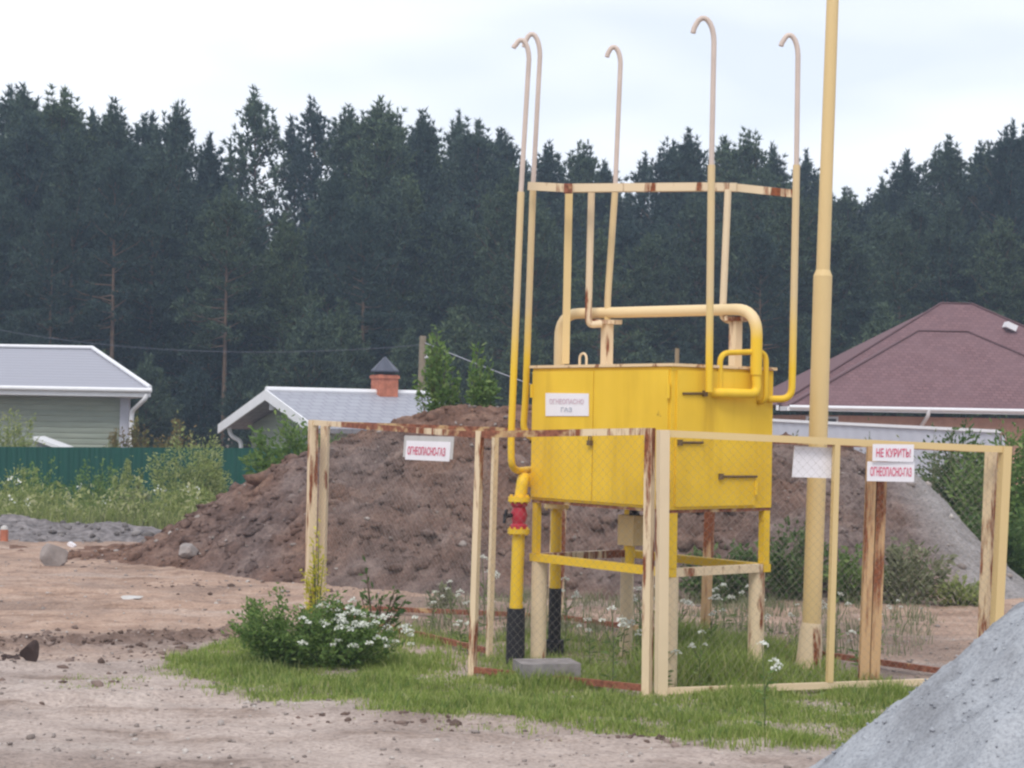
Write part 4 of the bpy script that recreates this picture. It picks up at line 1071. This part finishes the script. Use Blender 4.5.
for i, px in enumerate((795, 812, 868, 900, 935, 952)):
    Y = 22.2; q = P(px, (424, 430, 424, 434, 428, 420)[i], Y); h = 0.75
    shrub('sprig', (q.x, Y, q.z - h), 0.07, 0.07, h, 5, 60, 0.055, M['leaf_grey'], ('thin sprig rising against the pale fence, first beside the mast', 'second thin sprig beside the mast, shorter', 'thin sprig over the two stacked signs, against the pale fence', 'short sprig between the stacked signs and the bushes', 'sprig in front of the dark bush by the pale fence end', 'tallest sprig at the pale fence end, before the peach wall')[i], 'weed', 140 + i, 'sprigs on the back of the soil heap', spread=0.3)

# meadow on the left, before the green fence
MEAD = [(-14, 24.0), (-4.2, 23.6), (-3.2, 26), (-3.0, 37), (-15, 37)]
grass_patch('meadow_grass', None, 34000, 0.2, 0.6, 0.006, M['leaf_pale'], 151, clump=0.3, poly=MEAD)
grass_patch('meadow_grass', None, 22000, 0.15, 0.5, 0.007, M['leaf_grey'], 152, clump=0.35, poly=MEAD)
r2 = np.random.default_rng(154)
n = 42000; k_ = 1000; wx = r2.uniform(-13, -3.3, k_); wy = r2.uniform(24, 36, k_); wh = r2.uniform(0.2, 0.72, k_) * np.clip(0.8 + 0.9 * fbm(wx * 0.5, wy * 0.5, 3), 0.4, 1.3)
i_ = r2.integers(0, k_, n); u_ = r2.random(n) ** 0.7
pos = np.stack([wx[i_] + r2.normal(0, 0.13, n), wy[i_] + r2.normal(0, 0.13, n), gz(wx, wy)[i_] + wh[i_] * u_], -1)
tag(poly_arrays('meadow_foliage', leaf_quads(pos, r2.normal(0, 1, (n, 3)) + np.array([0, 0, 0.5]), 0.085 * r2.uniform(0.6, 1.4, n), 0.035 * r2.uniform(0.6, 1.4, n), r2), 4, M['leaf_mix']), kind='stuff')
r2 = np.random.default_rng(153)
n = 170; wx = r2.uniform(-13, -3.4, n); wy = r2.uniform(24, 35, n); wz = gz(wx, wy) + r2.uniform(0.3, 0.75, n)
d = r2.normal(0, 1, (n * 7, 3)); pos = np.repeat(np.stack([wx, wy, wz], -1), 7, 0) + r2.normal(0, 0.03, (n * 7, 3))
tag(poly_arrays('meadow_foliage', leaf_quads(pos, d, np.full(n * 7, 0.04), np.full(n * 7, 0.03), r2), 4, M['petal']), kind='stuff')
meadow_labels = ['pale bush in the meadow at the picture edge', 'broad leafy bush before the green fence, under the log house wall', 'dark bush against the green fence under the downpipe', 'tall slender weed against the green fence right of the downpipe',
                 'yellow green bush before the end of the green fence', 'ochre tipped weed next to the yellow green bush', 'low bright bush where meadow meets soil heap', 'small bush between the low rubble heap and the meadow']
for i, (px, topy, Y, rx, h, mt) in enumerate(((15, 473, 31, 0.6, 1.1, 'leaf_pale'), (45, 470, 33, 0.6, 1.3, 'leaf'), (95, 465, 33, 0.6, 1.4, 'leaf'), (128, 463, 34, 0.35, 1.5, 'leaf_pale'),
                                             (182, 436, 33, 0.75, 1.7, 'leaf_pale'), (206, 444, 33.5, 0.5, 1.7, 'leaf_pale'), (190, 492, 26, 0.5, 0.75, 'leaf_pale'), (140, 492, 26, 0.45, 0.8, 'leaf_grey'))):
    q = P(px, topy, Y)
    shrub('meadow_bush', (q.x, Y, q.z - h), rx, 0.5, h * 1.12, 36, 3600, 0.07, M[mt], meadow_labels[i], 'bush', 160 + i, 'bushes in the meadow before the green fence', spread=0.13)

# ------------------------------------------------------------------ sheet fences
def sheet_fence(p, q, depth_z, mat, label, posts_every=2.5, cap=None, pitch=0.22, wave=0.018):
    p, q = Vector(p), Vector(q); d = Vector((q.x - p.x, q.y - p.y, 0)); L = d.length; d.normalize(); nrm = Vector((-d.y, d.x, 0))
    t = thing('sheet_fence', ((p.x + q.x) / 2, (p.y + q.y) / 2, depth_z), label, 'fence')
    mb = MB(); k = 0; vs = []; n_ = int(L / pitch * 4); fs = []
    for i in range(n_ + 1):
        s = i / n_; o_ = wave if (i % 4) in (1, 2) else -wave
        a = p + (q - p) * s + nrm * o_
        vs += [Vector((a.x, a.y, depth_z)), a, a + nrm * 0.003, Vector((a.x, a.y, depth_z)) + nrm * 0.003]
        if i:
            j = i * 4
            fs += [(j - 4, j, j + 1, j - 3), (j - 3, j + 1, j + 2, j - 2), (j - 2, j + 2, j + 3, j - 1), (j - 1, j + 3, j, j - 4)]
    mb.add(vs, fs); mb.build('sheet', mat, t, smooth=False)
    if cap:
        mb = MB(); mb.bar(p + eZ * 0.02, q + eZ * 0.02, 0.08, 0.05); mb.build('cap_rail', cap, t)
    m_ = int(L / posts_every)
    for i in range(m_ + 1):
        a = p + (q - p) * (i / max(m_, 1)) + nrm * 0.07
        mb = MB(); mb.bar(Vector((a.x, a.y, depth_z - 0.3)), a - eZ * 0.05, 0.06, 0.06); mb.build('post', mat, t)
    return t
sheet_fence(P(-160, 446, 38), P(345, 448.5, 37.6), -1.28, M['fence_green'], 'dark green sheet metal fence between meadow and log houses')
sheet_fence(P(700, 417.5, 38), P(1000, 432.5, 30.5), -1.0, M['fence_white'], 'pale grey sheet fence in front of the burgundy roofed house', cap=M['white_trim'], pitch=0.3, wave=0.004)

# ------------------------------------------------------------------ log house on the left
def log_wall(p, q, z0, z1, mat, parent, log=0.13, name='wall'):
    p, q = Vector(p), Vector(q); d = (q - p).normalized(); nrm = Vector((d.y, -d.x, 0))
    mb = MB(); rows = []; z = z0
    N_ = int((z1 - z0) / log * 6)
    for i in range(N_ + 1):
        z = z0 + (z1 - z0) * i / N_; ph = (i % 6) / 6.0
        o_ = 0.012 * math.sqrt(max(0, math.sin(math.pi * ph))) if i % 6 else -0.006
        rows.append((z, o_))
    vs = []; fs = []
    for z, o_ in rows:
        vs += [Vector((p.x, p.y, z)) + nrm * o_, Vector((q.x, q.y, z)) + nrm * o_]
    for i in range(len(rows) - 1): fs.append((2 * i, 2 * i + 1, 2 * i + 3, 2 * i + 2))
    mb.add(vs, fs)
    return mb.build(name, mat, parent)
ev = P(150, 389, 41.5); rd_ = P(92, 349.5, 45.0)
hz0 = -1.3
house = thing('log_house', (ev.x - 5, 45, hz0), 'green log house with a grey hipped roof and white trim behind the green fence', 'house')
xl = ev.x - 12.0; ye0, ye1 = 41.5, 48.5; ym = 45.0; hipx = rd_.x
ze, zr = ev.z, rd_.z
rl = xl + (ev.x - hipx)
th = 0.10
def roof_face(poly, parent, mat, name='roof', thick=th):
    mb = MB(); poly = [Vector(v) for v in poly]; nrm = (poly[1] - poly[0]).cross(poly[2] - poly[0]).normalized()
    if nrm.z < 0: nrm = -nrm
    mb.prism(poly, -nrm * thick); return mb.build(name, mat, parent, smooth=False)
XE = P(128, 395, ye1).x
c1, c2, c3, c4 = (xl, ye0, ze), (ev.x, ye0, ze), (XE, ye1, ze), (xl, ye1, ze)
r1, r2_ = (rl, ym, zr), (hipx, ym, zr)
m, nt, b = new_mat('grey_tin_tiles', 0.55)
tc = nt.nodes.new('ShaderNodeTexCoord'); wv = nt.nodes.new('ShaderNodeTexWave'); wv.bands_direction = 'Y'; wv.inputs['Scale'].default_value = 1.3; wv.inputs['Distortion'].default_value = 0.3
nt.links.new(tc.outputs['Object'], wv.inputs['Vector'])
nt.links.new(mixc(nt, tex_noise(nt, 2.5, 5), mixc(nt, wv.outputs['Fac'], (0.265, 0.265, 0.31), (0.31, 0.31, 0.355)), (0.29, 0.29, 0.33)), b.inputs['Base Color'])
bump(nt, b, wv.outputs['Fac'], 0.4, 0.03)
M['tin'] = m
mb = MB(); mb.add([c1, c2, c3, c4, r1, r2_], [(0, 1, 5, 4), (1, 2, 5), (2, 3, 4, 5), (3, 0, 4), (0, 3, 2, 1)]); roof = mb.build('roof', M['tin'], house, smooth=False)
mb = MB(); mb.tube([Vector(c2) + eZ * 0.04, Vector(r2_) + eZ * 0.05], 0.05, 8); mb.tube([Vector(r1) + eZ * 0.05, Vector(r2_) + eZ * 0.05], 0.045, 8); mb.build('ridge_cap', M['white_trim'], roof)
mb = MB(); mb.bar(Vector((xl, ye0 - 0.02, ze - 0.09)), Vector((ev.x, ye0 - 0.02, ze - 0.09)), 0.04, 0.19); mb.bar(Vector((ev.x, ye0, ze - 0.09)), Vector((XE, ye1, ze - 0.09)), 0.04, 0.19); mb.build('fascia', M['white_trim'], house)
mb = MB(); mb.tube([Vector((xl, ye0 - 0.09, ze - 0.03)), Vector((ev.x + 0.06, ye0 - 0.09, ze - 0.03))], 0.055, 10); mb.build('gutter', M['white_trim'], house)
mb = MB(); mb.prism([(xl + 0.05, ye0 + 0.05, ze - 0.2), (ev.x - 0.08, ye0 + 0.05, ze - 0.2), (XE - 0.08, ye1 - 0.05, ze - 0.2), (xl + 0.05, ye1 - 0.05, ze - 0.2)], (0, 0, 0.03)); mb.build('soffit', M['white_trim'], house)
wxr = P(126, 420, 42.1).x
log_wall((xl + 0.6, 42.1, 0), (wxr - 0.09, 42.1, 0), hz0, ze - 0.215, M['log_green'], house)
log_wall((wxr, 42.2, 0), (XE - 0.7, 47.9, 0), hz0, ze - 0.215, M['log_green'], house)
mb = MB(); mb.box((wxr - 0.02, 42.08, (hz0 + ze - 0.215) / 2), 0.2, 0.2, ze - 0.215 - hz0); mb.build('corner_board', M['roof_grey'], house)
dp = [P(147, 394, 41.45), P(145, 399, 41.45), P(132, 411, 41.9), P(131.5, 420, 41.9), P(130.5, 470, 41.9)]
mb = MB(); mb.tube(fillet(dp, 0.12), 0.055, 10); mb.build('downpipe', M['white_trim'], house)
# small white roofed shed before its wall
q = P(48, 441, 40.2)
sh = thing('garden_shed', (q.x, 40.2, -1.28), 'small shed with a white sloping roof in front of the log wall', 'shed')
mb = MB(); a, b_ = P(33, 436.5, 40.0), P(63, 447.5, 40.0); mb.prism([a, b_, b_ + Vector((0, 1.0, 0)), a + Vector((0, 1.0, 0))], (0, 0, -0.08)); mb.build('roof', M['white_trim'], sh)
mb = MB(); mb.prism([Vector((a.x + 0.05, 40.1, -1.28)), Vector((b_.x - 0.05, 40.1, -1.28)), Vector((b_.x - 0.05, 40.1, b_.z - 0.1)), Vector((a.x + 0.05, 40.1, a.z - 0.1))], (0, 0.8, 0)); mb.build('wall', M['roof_grey'], sh)
for i, (px, topy, Y, rx, h, mt, lab) in enumerate((
        (12, 408, 39.3, 0.65, 2.0, 'leaf_pale', 'light green bush before the log wall, behind the green fence'),
        (140, 418, 39.5, 0.28, 1.9, 'leaf_ochre', 'thin ochre shrub beside the white downpipe'),
        (176, 420, 39.5, 0.55, 1.8, 'leaf_ochre', 'ochre green shrub peeking over the green fence between the houses'),
        (118, 428, 39.5, 0.35, 1.6, 'leaf_ochre', 'small ochre shrub in front of the log corner'))):
    q = P(px, topy, Y); shrub('garden_shrub', (q.x, Y, q.z - h), rx, 0.5, h, 34, 3200, 0.085, M[mt], lab, 'shrub', 180 + i, 'shrubs behind the green fence', spread=0.14)

# ------------------------------------------------------------------ small log house with chimney
pk = P(268, 391, 40.0)
dR = Vector((0.85, 0.53, 0)).normalized(); dG = Vector((0.53, -0.85, 0)).normalized()     # along the ridge; down the near slope
RL, GW = 4.15, 2.6
zr, ze = pk.z, P(222, 425, 42.2).z
sm = thing('small_log_house', (pk.x + dR.x * 2, pk.y + dR.y * 2, -1.28), 'small green log house with white gable boards, chimney and pale grey roof', 'house')
def S(r_, g_, z): return Vector((pk.x, pk.y, 0)) + dR * r_ + dG * g_ + eZ * z
m, nt, b = new_mat('pale_grey_tiles', 0.6)
tc = nt.nodes.new('ShaderNodeTexCoord'); mp_ = nt.nodes.new('ShaderNodeMapping'); mp_.inputs['Rotation'].default_value = (0, 0, -math.atan2(0.53, 0.85))
br = nt.nodes.new('ShaderNodeTexBrick'); br.inputs['Scale'].default_value = 1; br.inputs['Brick Width'].default_value = 0.3; br.inputs['Row Height'].default_value = 0.25; br.inputs['Mortar Size'].default_value = 0.02
br.inputs['Color1'].default_value = (0.285, 0.29, 0.33, 1); br.inputs['Color2'].default_value = (0.32, 0.325, 0.365, 1); br.inputs['Mortar'].default_value = (0.23, 0.23, 0.27, 1)
nt.links.new(tc.outputs['Object'], mp_.inputs['Vector']); nt.links.new(mp_.outputs['Vector'], br.inputs['Vector']); nt.links.new(br.outputs['Color'], b.inputs['Base Color'])
M['tile'] = m
roof = roof_face([S(0, 0, zr), S(RL, 0, zr), S(RL, GW, ze), S(0, GW, ze)], sm, M['tile'])
roof_face([S(0, -0.002, zr), S(RL, -0.002, zr), S(RL, -GW, ze), S(0, -GW, ze)], sm, M['tile'])
mb = MB(); mb.tube([S(-0.05, 0, zr + 0.03), S(RL, 0, zr + 0.03)], 0.07, 8); mb.build('ridge_cap', M['white_trim'], roof)
for sg in (1, -1):
    mb = MB(); mb.prism([S(-0.03, 0, zr + 0.03), S(-0.03, sg * (GW + 0.05), ze + 0.01), S(-0.03, sg * (GW + 0.05), ze - 0.2), S(-0.03, 0, zr - 0.2)], -dR * 0.04); mb.build('bargeboard', M['white_trim'], sm)
wallp = [S(0.55, -2.1, -1.28), S(0.55, 2.1, -1.28), S(0.55, 2.1, ze + 0.02), S(0.55, 0, zr - 0.22), S(0.55, -2.1, ze + 0.02)]
mb = MB(); mb.prism(wallp, dR * 0.15); mb.build('gable_wall', M['log_green'], sm)
mb = MB(); mb.prism([S(0.72, 2.1, -1.28), S(RL - 0.5, 2.1, -1.28), S(RL - 0.5, 2.1, ze), S(0.72, 2.1, ze)], -dG * 0.15); mb.build('side_wall', M['log_green'], sm)
mb = MB(); mb.bar(S(-0.02, 0, zr - 0.16), S(0.55, 0, zr - 0.16), 0.12, 0.14); mb.bar(S(0.1, 0, zr - 0.2), S(0.1, 0, zr - 0.42), 0.1, 0.1); mb.build('ridge_beam', M['white_trim'], sm)
dp = [P(229, 428, 42.0), P(231, 436, 42.0), P(241, 441, 42.0), P(241.5, 480, 42.0)]
mb = MB(); mb.tube(fillet(dp, 0.1), 0.05, 8); mb.build('downpipe', M['white_trim'], sm)
cx = P(386, 384, 42.0); ctr = S(0, 0, 0) + dR * ((cx.x - pk.x) / dR.x)
zc0, zc1 = zr - 0.3, P(386, 375, ctr.y).z
mb = MB(); mb.frame_box(Vector((ctr.x, ctr.y, (zc0 + zc1) / 2)), dR, dG, eZ, 0.23, 0.23, (zc1 - zc0) / 2)
mb.frame_box(Vector((ctr.x, ctr.y, zc1 - 0.05)), dR, dG, eZ, 0.255, 0.255, 0.035); chim = mb.build('chimney', M['brick_red'], sm, smooth=False)
mb = MB(); mb.tube([Vector((ctr.x, ctr.y, zc1)), Vector((ctr.x, ctr.y, zc1 + 0.08))], 0.24, 8); mb.build('cap_gap_shade', M['black'], chim)  # black cylinder fills the open gap under the cap, standing in for its shade
mb = MB(); mb.tube([Vector((ctr.x, ctr.y, zc1 + 0.07)), Vector((ctr.x, ctr.y, zc1 + 0.10)), Vector((ctr.x, ctr.y, P(386, 356.5, ctr.y).z))], [0.33, 0.33, 0.01], 8); mb.build('chimney_cap', M['cap_dark'], chim, smooth=False)

# ------------------------------------------------------------------ burgundy roofed house
ev = P(778, 405, 46.0)
bh = thing('brick_house', (ev.x + 4.5, 50, -1.3), 'peach brick house under a steep burgundy shingle roof', 'house')
ze = ev.z; zr = P(955, 304, 50.5).z
xr0, xr1 = P(941, 304, 50.5).x, P(972, 304, 50.5).x; xL = ev.x; xR = xr1 + (xr0 - xL) * 1.0
def hip(x0, x1, y0, y1, za, rx0, rx1, ry, zb, name='roof'):
    mb = MB(); mb.add([(x0, y0, za), (x1, y0, za), (x1, y1, za), (x0, y1, za), (rx0, ry, zb), (rx1, ry, zb)], [(0, 1, 5, 4), (1, 2, 5), (2, 3, 4, 5), (3, 0, 4), (0, 3, 2, 1)])
    o = mb.build(name, M['shingle'], bh, smooth=False)
    mb = MB(); mb.tube([(x0, y0, za + 0.02), (rx0, ry, zb + 0.02), (rx1, ry, zb + 0.02), (x1, y0, za + 0.02)], 0.03, 8); mb.build('ridge_cap', M['shingle_ridge'], o)
    return o
rf = hip(xL, xR, 46.0, 55.0, ze, xr0, xr1, 50.5, zr)
f0, f1, f2 = P(789, 405.5, 44.6), P(918, 331.5, 47.9), P(968, 333.5, 47.9)
hip(f0.x, f0.x + (f2.x - f0.x) + (f1.x - f0.x), 44.6, 51.2, ze - 0.04, f1.x, f2.x, 47.9, f1.z, 'roof')
mb = MB(); mb.bar((f0.x - 0.05, 44.58, ze - 0.09), (xR + 0.1, 44.58, ze - 0.09), 0.05, 0.11); mb.bar((xL - 0.05, 45.98, ze - 0.07), (f0.x - 0.05, 45.98, ze - 0.07), 0.05, 0.13); mb.bar((f0.x, 44.6, ze - 0.09), (f0.x, 45.95, ze - 0.09), 0.05, 0.11); mb.build('fascia', M['white_trim'], bh)
mb = MB(); mb.tube([(f0.x, 44.50, ze - 0.05), (xR, 44.50, ze - 0.05)], 0.045, 8); mb.build('gutter', M['white_trim'], bh)
mb = MB(); mb.box(((f0.x + xR) / 2 + 0.3, 49.5, (ze - 0.24 - 1.3) / 2), xR - f0.x - 1.0, 8.6, ze - 0.24 + 1.3); wall = mb.build('wall', M['peach_wall'], bh, smooth=False)
for (pa, pb) in ((806, 838), (1030, 1060)):
    a, b_ = P(pa, 416, 45.15), P(pb, 440, 45.15)
    mb = MB(); mb.box(((a.x + b_.x) / 2, 45.17, (a.z + b_.z) / 2), b_.x - a.x, 0.06, a.z - b_.z); w_ = mb.build('window', M['white_trim'], bh)
    mb = MB(); mb.box(((a.x + b_.x) / 2, 45.13, (a.z + b_.z) / 2), b_.x - a.x - 0.12, 0.03, a.z - b_.z - 0.12); mb.build('pane', M['glass_dark'], w_)
mb = MB(); mb.tube(fillet([P(929, 410, 44.5), P(928, 416, 44.55), P(920, 428, 45.12), P(920, 460, 45.12)], 0.15), 0.05, 8); mb.build('downpipe', M['white_trim'], bh)
q = P(1008, 327, 49.5)
mb = MB(); mb.frame_box((q.x, 49.3, q.z), (1, 0, -0.45), (0, 1, 0), (0.45, 0, 1), 0.15, 0.2, 0.08); mb.build('roof_hatch', M['white_trim'], rf)

# ------------------------------------------------------------------ power pole and wires
pp = P(423, 336, 44.0)
pole = thing('power_pole', (pp.x, 44.0, -1.3), 'thin grey wooden power pole behind the small log house', 'power pole')
mb = MB(); mb.tube([(pp.x - 0.06, 44, -1.3), (pp.x, 44, pp.z)], [0.11, 0.085], 10); mb.build('pole', M['wood_pole'], pole)
q = P(424, 355, 43.9); mb = MB(); mb.tube([(q.x + 0.10, 43.9, q.z - 0.05), (q.x + 0.10, 43.9, q.z + 0.07)], [0.05, 0.035], 8); mb.tube([(q.x, 43.95, q.z - 0.06), (q.x + 0.11, 43.9, q.z - 0.06)], 0.015, 6); mb.build('insulator', M['white_trim'], pole)
def cable(pa, pb, sag, label, r_=0.013, mat='roof_grey'):
    mb = MB(); pts = []
    for k in range(17):
        s = k / 16; p = pa.lerp(pb, s); pts.append(p - eZ * (sag * 4 * s * (1 - s)))
    mb.tube(pts, r_, 5); o = mb.build('overhead_cable', M[mat], None)
    tag(o, label, 'cable')
cable(P(423, 342, 44), P(800, 470, 36), 0.15, 'pale overhead cable falling from the power pole towards the brick house', 0.010)
cable(P(420, 345, 44), P(-60, 318, 52), 0.5, 'thin dark overhead cable running from the power pole past the log house', 0.008, 'cap_dark')

# ------------------------------------------------------------------ pine forest
def pine_mesh(seed, H, cs, spread, nb, ntuft, opens, top_angle=66):
    r = np.random.default_rng(seed)
    mb = MB(); nseg = 9; bend = r.normal(0, 0.12, 2); tp = []; tr = []
    def axis(h): u = h / H; return np.array([bend[0] * u * u * 2, bend[1] * u * u * 2, h])
    for k in range(nseg + 1):
        h = H * k / nseg; tp.append(Vector(axis(h))); tr.append(0.17 * (1 - 0.86 * k / nseg) * H / 16)
    tp[0].z = -0.3
    mb.tube(tp, tr, 8, False)
    P_, D_, L_ = [], [], []
    for i in range(nb):
        u = (i + r.random()) / nb; u = u ** 0.92
        h = H * (cs + (0.99 - cs) * u)
        if r.random() < opens * (1 - u) * 0.5: continue
        ln = spread * (max(1 - u, 0.0) ** (0.62 + 0.28 * (seed % 3 == 0)) * (0.62 + 0.38 * min(1, u * 3)) + 0.07) * r.uniform(0.45, 1.25)
        az = i * 2.4 + r.normal(0, 0.5); el = math.radians(-12 + (top_angle + 12) * u ** 1.15 + r.normal(0, 9))
        d = np.array([math.cos(az) * math.cos(el), math.sin(az) * math.cos(el), math.sin(el)])
        a0 = axis(h); a1 = a0 + d * ln * 0.6; a2 = a0 + d * ln + np.array([0, 0, 0.14 * ln])
        mb.tube([Vector(a0), Vector(a1), Vector(a2)], [0.035 * (1 - u) + 0.015, 0.022, 0.01], 4, False)
        npad = max(2, int(round(2 + 4.2 * ln / spread)))
        for ip in range(npad):
            sp_ = 0.30 + 0.72 * (ip + r.random()) / npad
            c0 = a0 + (a2 - a0) * sp_ + r.normal(0, 1, 3) * np.array([1, 1, 0.25]) * 0.16 * ln * (1.15 - 0.7 * sp_)
            if r.random() < 0.5:
                mb.tube([Vector(a0 + (a2 - a0) * sp_ * 0.75), Vector(c0)], [0.014, 0.007], 3, False)
            m_ = int(ntuft * r.uniform(0.30, 0.74) * (0.5 + 0.5 * ln / spread)) + 2
            off_ = r.normal(0, 1, (m_, 3)) * np.array([0.27, 0.27, 0.10]) * r.uniform(0.7, 1.3)
            P_.append(c0 + off_); D_.append(np.repeat((d * 0.45 + np.array([0, 0, 0.3 + 0.7 * u]))[None], m_, 0) + off_ * 1.8); L_.append(np.full(m_, 0.30))
        if u > 0.55:      # upright candles at the branch ends
            for q_ in range(3):
                P_.append((a2 + np.array([0, 0, 0.12 + 0.28 * q_]))[None]); D_.append(np.array([[0, 0, 1.5]]) + d * 0.3); L_.append(np.array([0.34]))
    for k in range(7):   # leader shoots
        P_.append(axis(H * (0.955 + 0.008 * k))[None] + r.normal(0, 0.05, (1, 3))); D_.append(np.array([[0, 0, 1.6]])); L_.append(np.array([0.36]))
    Pt, Dt_, Lt = np.concatenate(P_), unit(np.concatenate(D_)), np.concatenate(L_)
    K = 11; n = len(Pt)
    pos = np.repeat(Pt, K, 0); dd = np.repeat(Dt_, K, 0) * 0.9 + r.normal(0, 0.62, (n * K, 3)); dd = unit(dd)
    L = np.repeat(Lt, K) * r.uniform(0.6, 1.25, n * K); W_ = 0.085 * r.uniform(0.7, 1.3, n * K)
    side = unit(np.cross(dd, r.normal(0, 1, (n * K, 3))))
    st = pos - dd * (L * 0.15)[:, None]
    V = np.stack([st - side * (W_ * 0.5)[:, None], st + side * (W_ * 0.5)[:, None], st + dd * L[:, None]], 1)
    return mb, V
class Kind: pass
kinds = []
for (seed, H, cs, sp, nb, ntf, op) in ((201, 16, 0.16, 3.9, 112, 20, 0.05), (202, 16, 0.13, 3.4, 116, 19, 0.05), (203, 16, 0.20, 4.2, 104, 21, 0.1), (204, 16, 0.14, 3.1, 120, 17, 0.1),
                                       (205, 16, 0.24, 4.0, 98, 21, 0.1), (206, 16, 0.18, 3.4, 110, 18, 0.1), (207, 16, 0.34, 3.5, 66, 12, 0.45), (208, 7, 0.03, 2.3, 74, 15, 0.0), (209, 16, 0.50, 2.9, 46, 18, 0.2)):
    mb, V = pine_mesh(seed, H, cs, sp, nb, ntf, op); kinds.append((mb, V, H))
proto = {}
def pine(k, px, topy, Y, label, group, zb=-1.3):
    q = P(px, topy + ((15 if px < 240 else 13 if px > 940 else 8) if k < 7 else 0), Y); h = q.z - zb; s = h / kinds[k][2]
    if k not in proto:
        o = thing('pine_tree', (0, 0, 0), label, 'pine tree', group)
        kinds[k][0].build('trunk', M['bark'], o); poly_arrays('crown', kinds[k][1], 3, M['needles'], o); proto[k] = o
    else:
        o = copy_tree(proto[k]); o['label'] = label
        if group: o['group'] = group
        elif 'group' in o: del o['group']
    o.location = (q.x, Y, zb); w = s * random.uniform(0.92, 1.1); o.scale = (w, w, s); o.rotation_euler = (0, 0, random.uniform(0, 6.28))
    return o
ORD = ['first', 'second', 'third', 'fourth', 'fifth', 'sixth', 'seventh', 'eighth', 'ninth', 'tenth', 'eleventh', 'twelfth', 'thirteenth', 'fourteenth', 'fifteenth', 'sixteenth', 'seventeenth', 'eighteenth', 'nineteenth', 'twentieth']
G_SKY = 'pines whose tops make the forest skyline'
pine(6, 259, 97, 80, 'lone open pine standing above its neighbours against the sky', G_SKY)
left_of = [(212, 136, 74, 3), (173, 110, 72, 1), (150, 118, 76, 5), (122, 103, 70, 0), (90, 112, 75, 3), (62, 97, 70, 2), (35, 94, 72, 1), (12, 92, 74, 5)]
for i, (px, ty, Y, k) in enumerate(left_of):
    pine(k, px, ty, Y, f'skyline pine, {ORD[i]} treetop on the log house side of the lone open pine', G_SKY)
right_of = [(300, 128, 84, 6), (322, 108, 80, 6), (345, 115, 76, 3), (368, 112, 74, 1), (392, 122, 78, 5), (413, 120, 75, 0), (430, 140, 80, 3), (452, 120, 82, 6), (475, 134, 78, 2), (499, 140, 80, 5), (520, 165, 82, 3)]
for i, (px, ty, Y, k) in enumerate(right_of):
    pine(k, px, ty, Y, f'skyline pine, {ORD[i]} treetop from the lone open pine towards the vent pipes', G_SKY)
under = [(552, 150, 82, 3), (583, 152, 84, 5), (603, 168, 84, 3), (640, 160, 84, 6), (668, 150, 80, 1), (692, 138, 76, 0)]
for i, (px, ty, Y, k) in enumerate(under):
    pine(k, px, ty, Y, f'skyline pine behind the vent pipes, {ORD[i]} treetop after the paired pipes', G_SKY)
mid_ = [(722, 148, 80, 5), (747, 144, 78, 2), (772, 152, 80, 3), (797, 158, 84, 6), (816, 178, 84, 3)]
for i, (px, ty, Y, k) in enumerate(mid_):
    pine(k, px, ty, Y, f'skyline pine between the tallest vent pipe and the mast, {ORD[i]} from the pipe', G_SKY)
rgt = [(845, 196, 84, 5), (868, 200, 84, 3), (890, 188, 82, 1), (908, 160, 80, 3), (930, 156, 80, 6), (955, 140, 76, 0), (985, 148, 78, 5), (1010, 132, 74, 2), (1035, 140, 76, 1)]
for i, (px, ty, Y, k) in enumerate(rgt):
    pine(k, px, ty, Y, f'skyline pine beyond the burgundy roof, {ORD[i]} treetop counted from the mast', G_SKY)
LF, GF = 'dark pine inside the dense forest mass, its top below the skyline', 'pines inside the forest mass'
sky_x = np.array([-40, 15, 60, 110, 170, 212, 240, 300, 345, 412, 475, 520, 600, 690, 750, 800, 850, 880, 905, 955, 1010, 1080]); sky_y = np.array([100, 100, 100, 112, 118, 142, 185, 190, 125, 125, 145, 165, 170, 150, 150, 175, 205, 205, 185, 152, 142, 145])
px = -270
while px < 1300:
    base = float(np.interp(px, sky_x, sky_y))
    pine(random.choice((0, 1, 2, 4)), px + random.uniform(-8, 8), base + random.uniform(14, 85), random.uniform(63, 70), LF, GF)
    pine(random.choice((0, 2, 3, 5)), px + 14 + random.uniform(-8, 8), base + random.uniform(10, 45), random.uniform(86, 98), LF, GF)
    px += 27
for px, ty, lab in ((116, 170, 'pine with a bare tan trunk showing in the forest above the grey hipped roof'), (228, 205, 'pine with a bare trunk in the forest above the gap between the log houses'),
                    (52, 215, 'bare trunked pine at the forest edge over the grey hipped roof middle'), (365, 215, 'pine with a bare trunk in the forest above the brick chimney'),
                    (600, 245, 'pine with a bare trunk seen between the bars above the cabinet'), (762, 240, 'pine with a bare trunk seen between the tallest vent pipe and the mast'), (900, 235, 'pine with a bare trunk rising over the burgundy roof')):
    pine(8, px, ty, 61.5, lab, 'bare trunked pines at the forest edge')
px = -200
LY, GY_ = 'low young pine in the dark edge of the forest behind the roofs', 'young pines at the forest edge'
while px < 1240:
    pine(7, px, random.uniform(325, 385), random.uniform(58, 62), LY, GY_); px += random.uniform(34, 60)

# ------------------------------------------------------------------ hazy summer air
m = bpy.data.materials.new('haze'); m.use_nodes = True
nt = m.node_tree; nt.nodes.clear()
vo = nt.nodes.new('ShaderNodeVolumePrincipled'); vo.inputs['Color'].default_value = (0.58, 0.76, 1.0, 1); vo.inputs['Density'].default_value = 0.0012; vo.inputs['Anisotropy'].default_value = 0.0
nt.links.new(vo.outputs[0], nt.nodes.new('ShaderNodeOutputMaterial').inputs['Volume'])
mb = MB(); mb.frame_box((0, 1100, 9.0), (1, 0, 0), (0, 1, 0), (0, 0, 1), 1560, 1440, 11.5)
tag(mb.build('haze', m, None, smooth=False), kind='stuff')
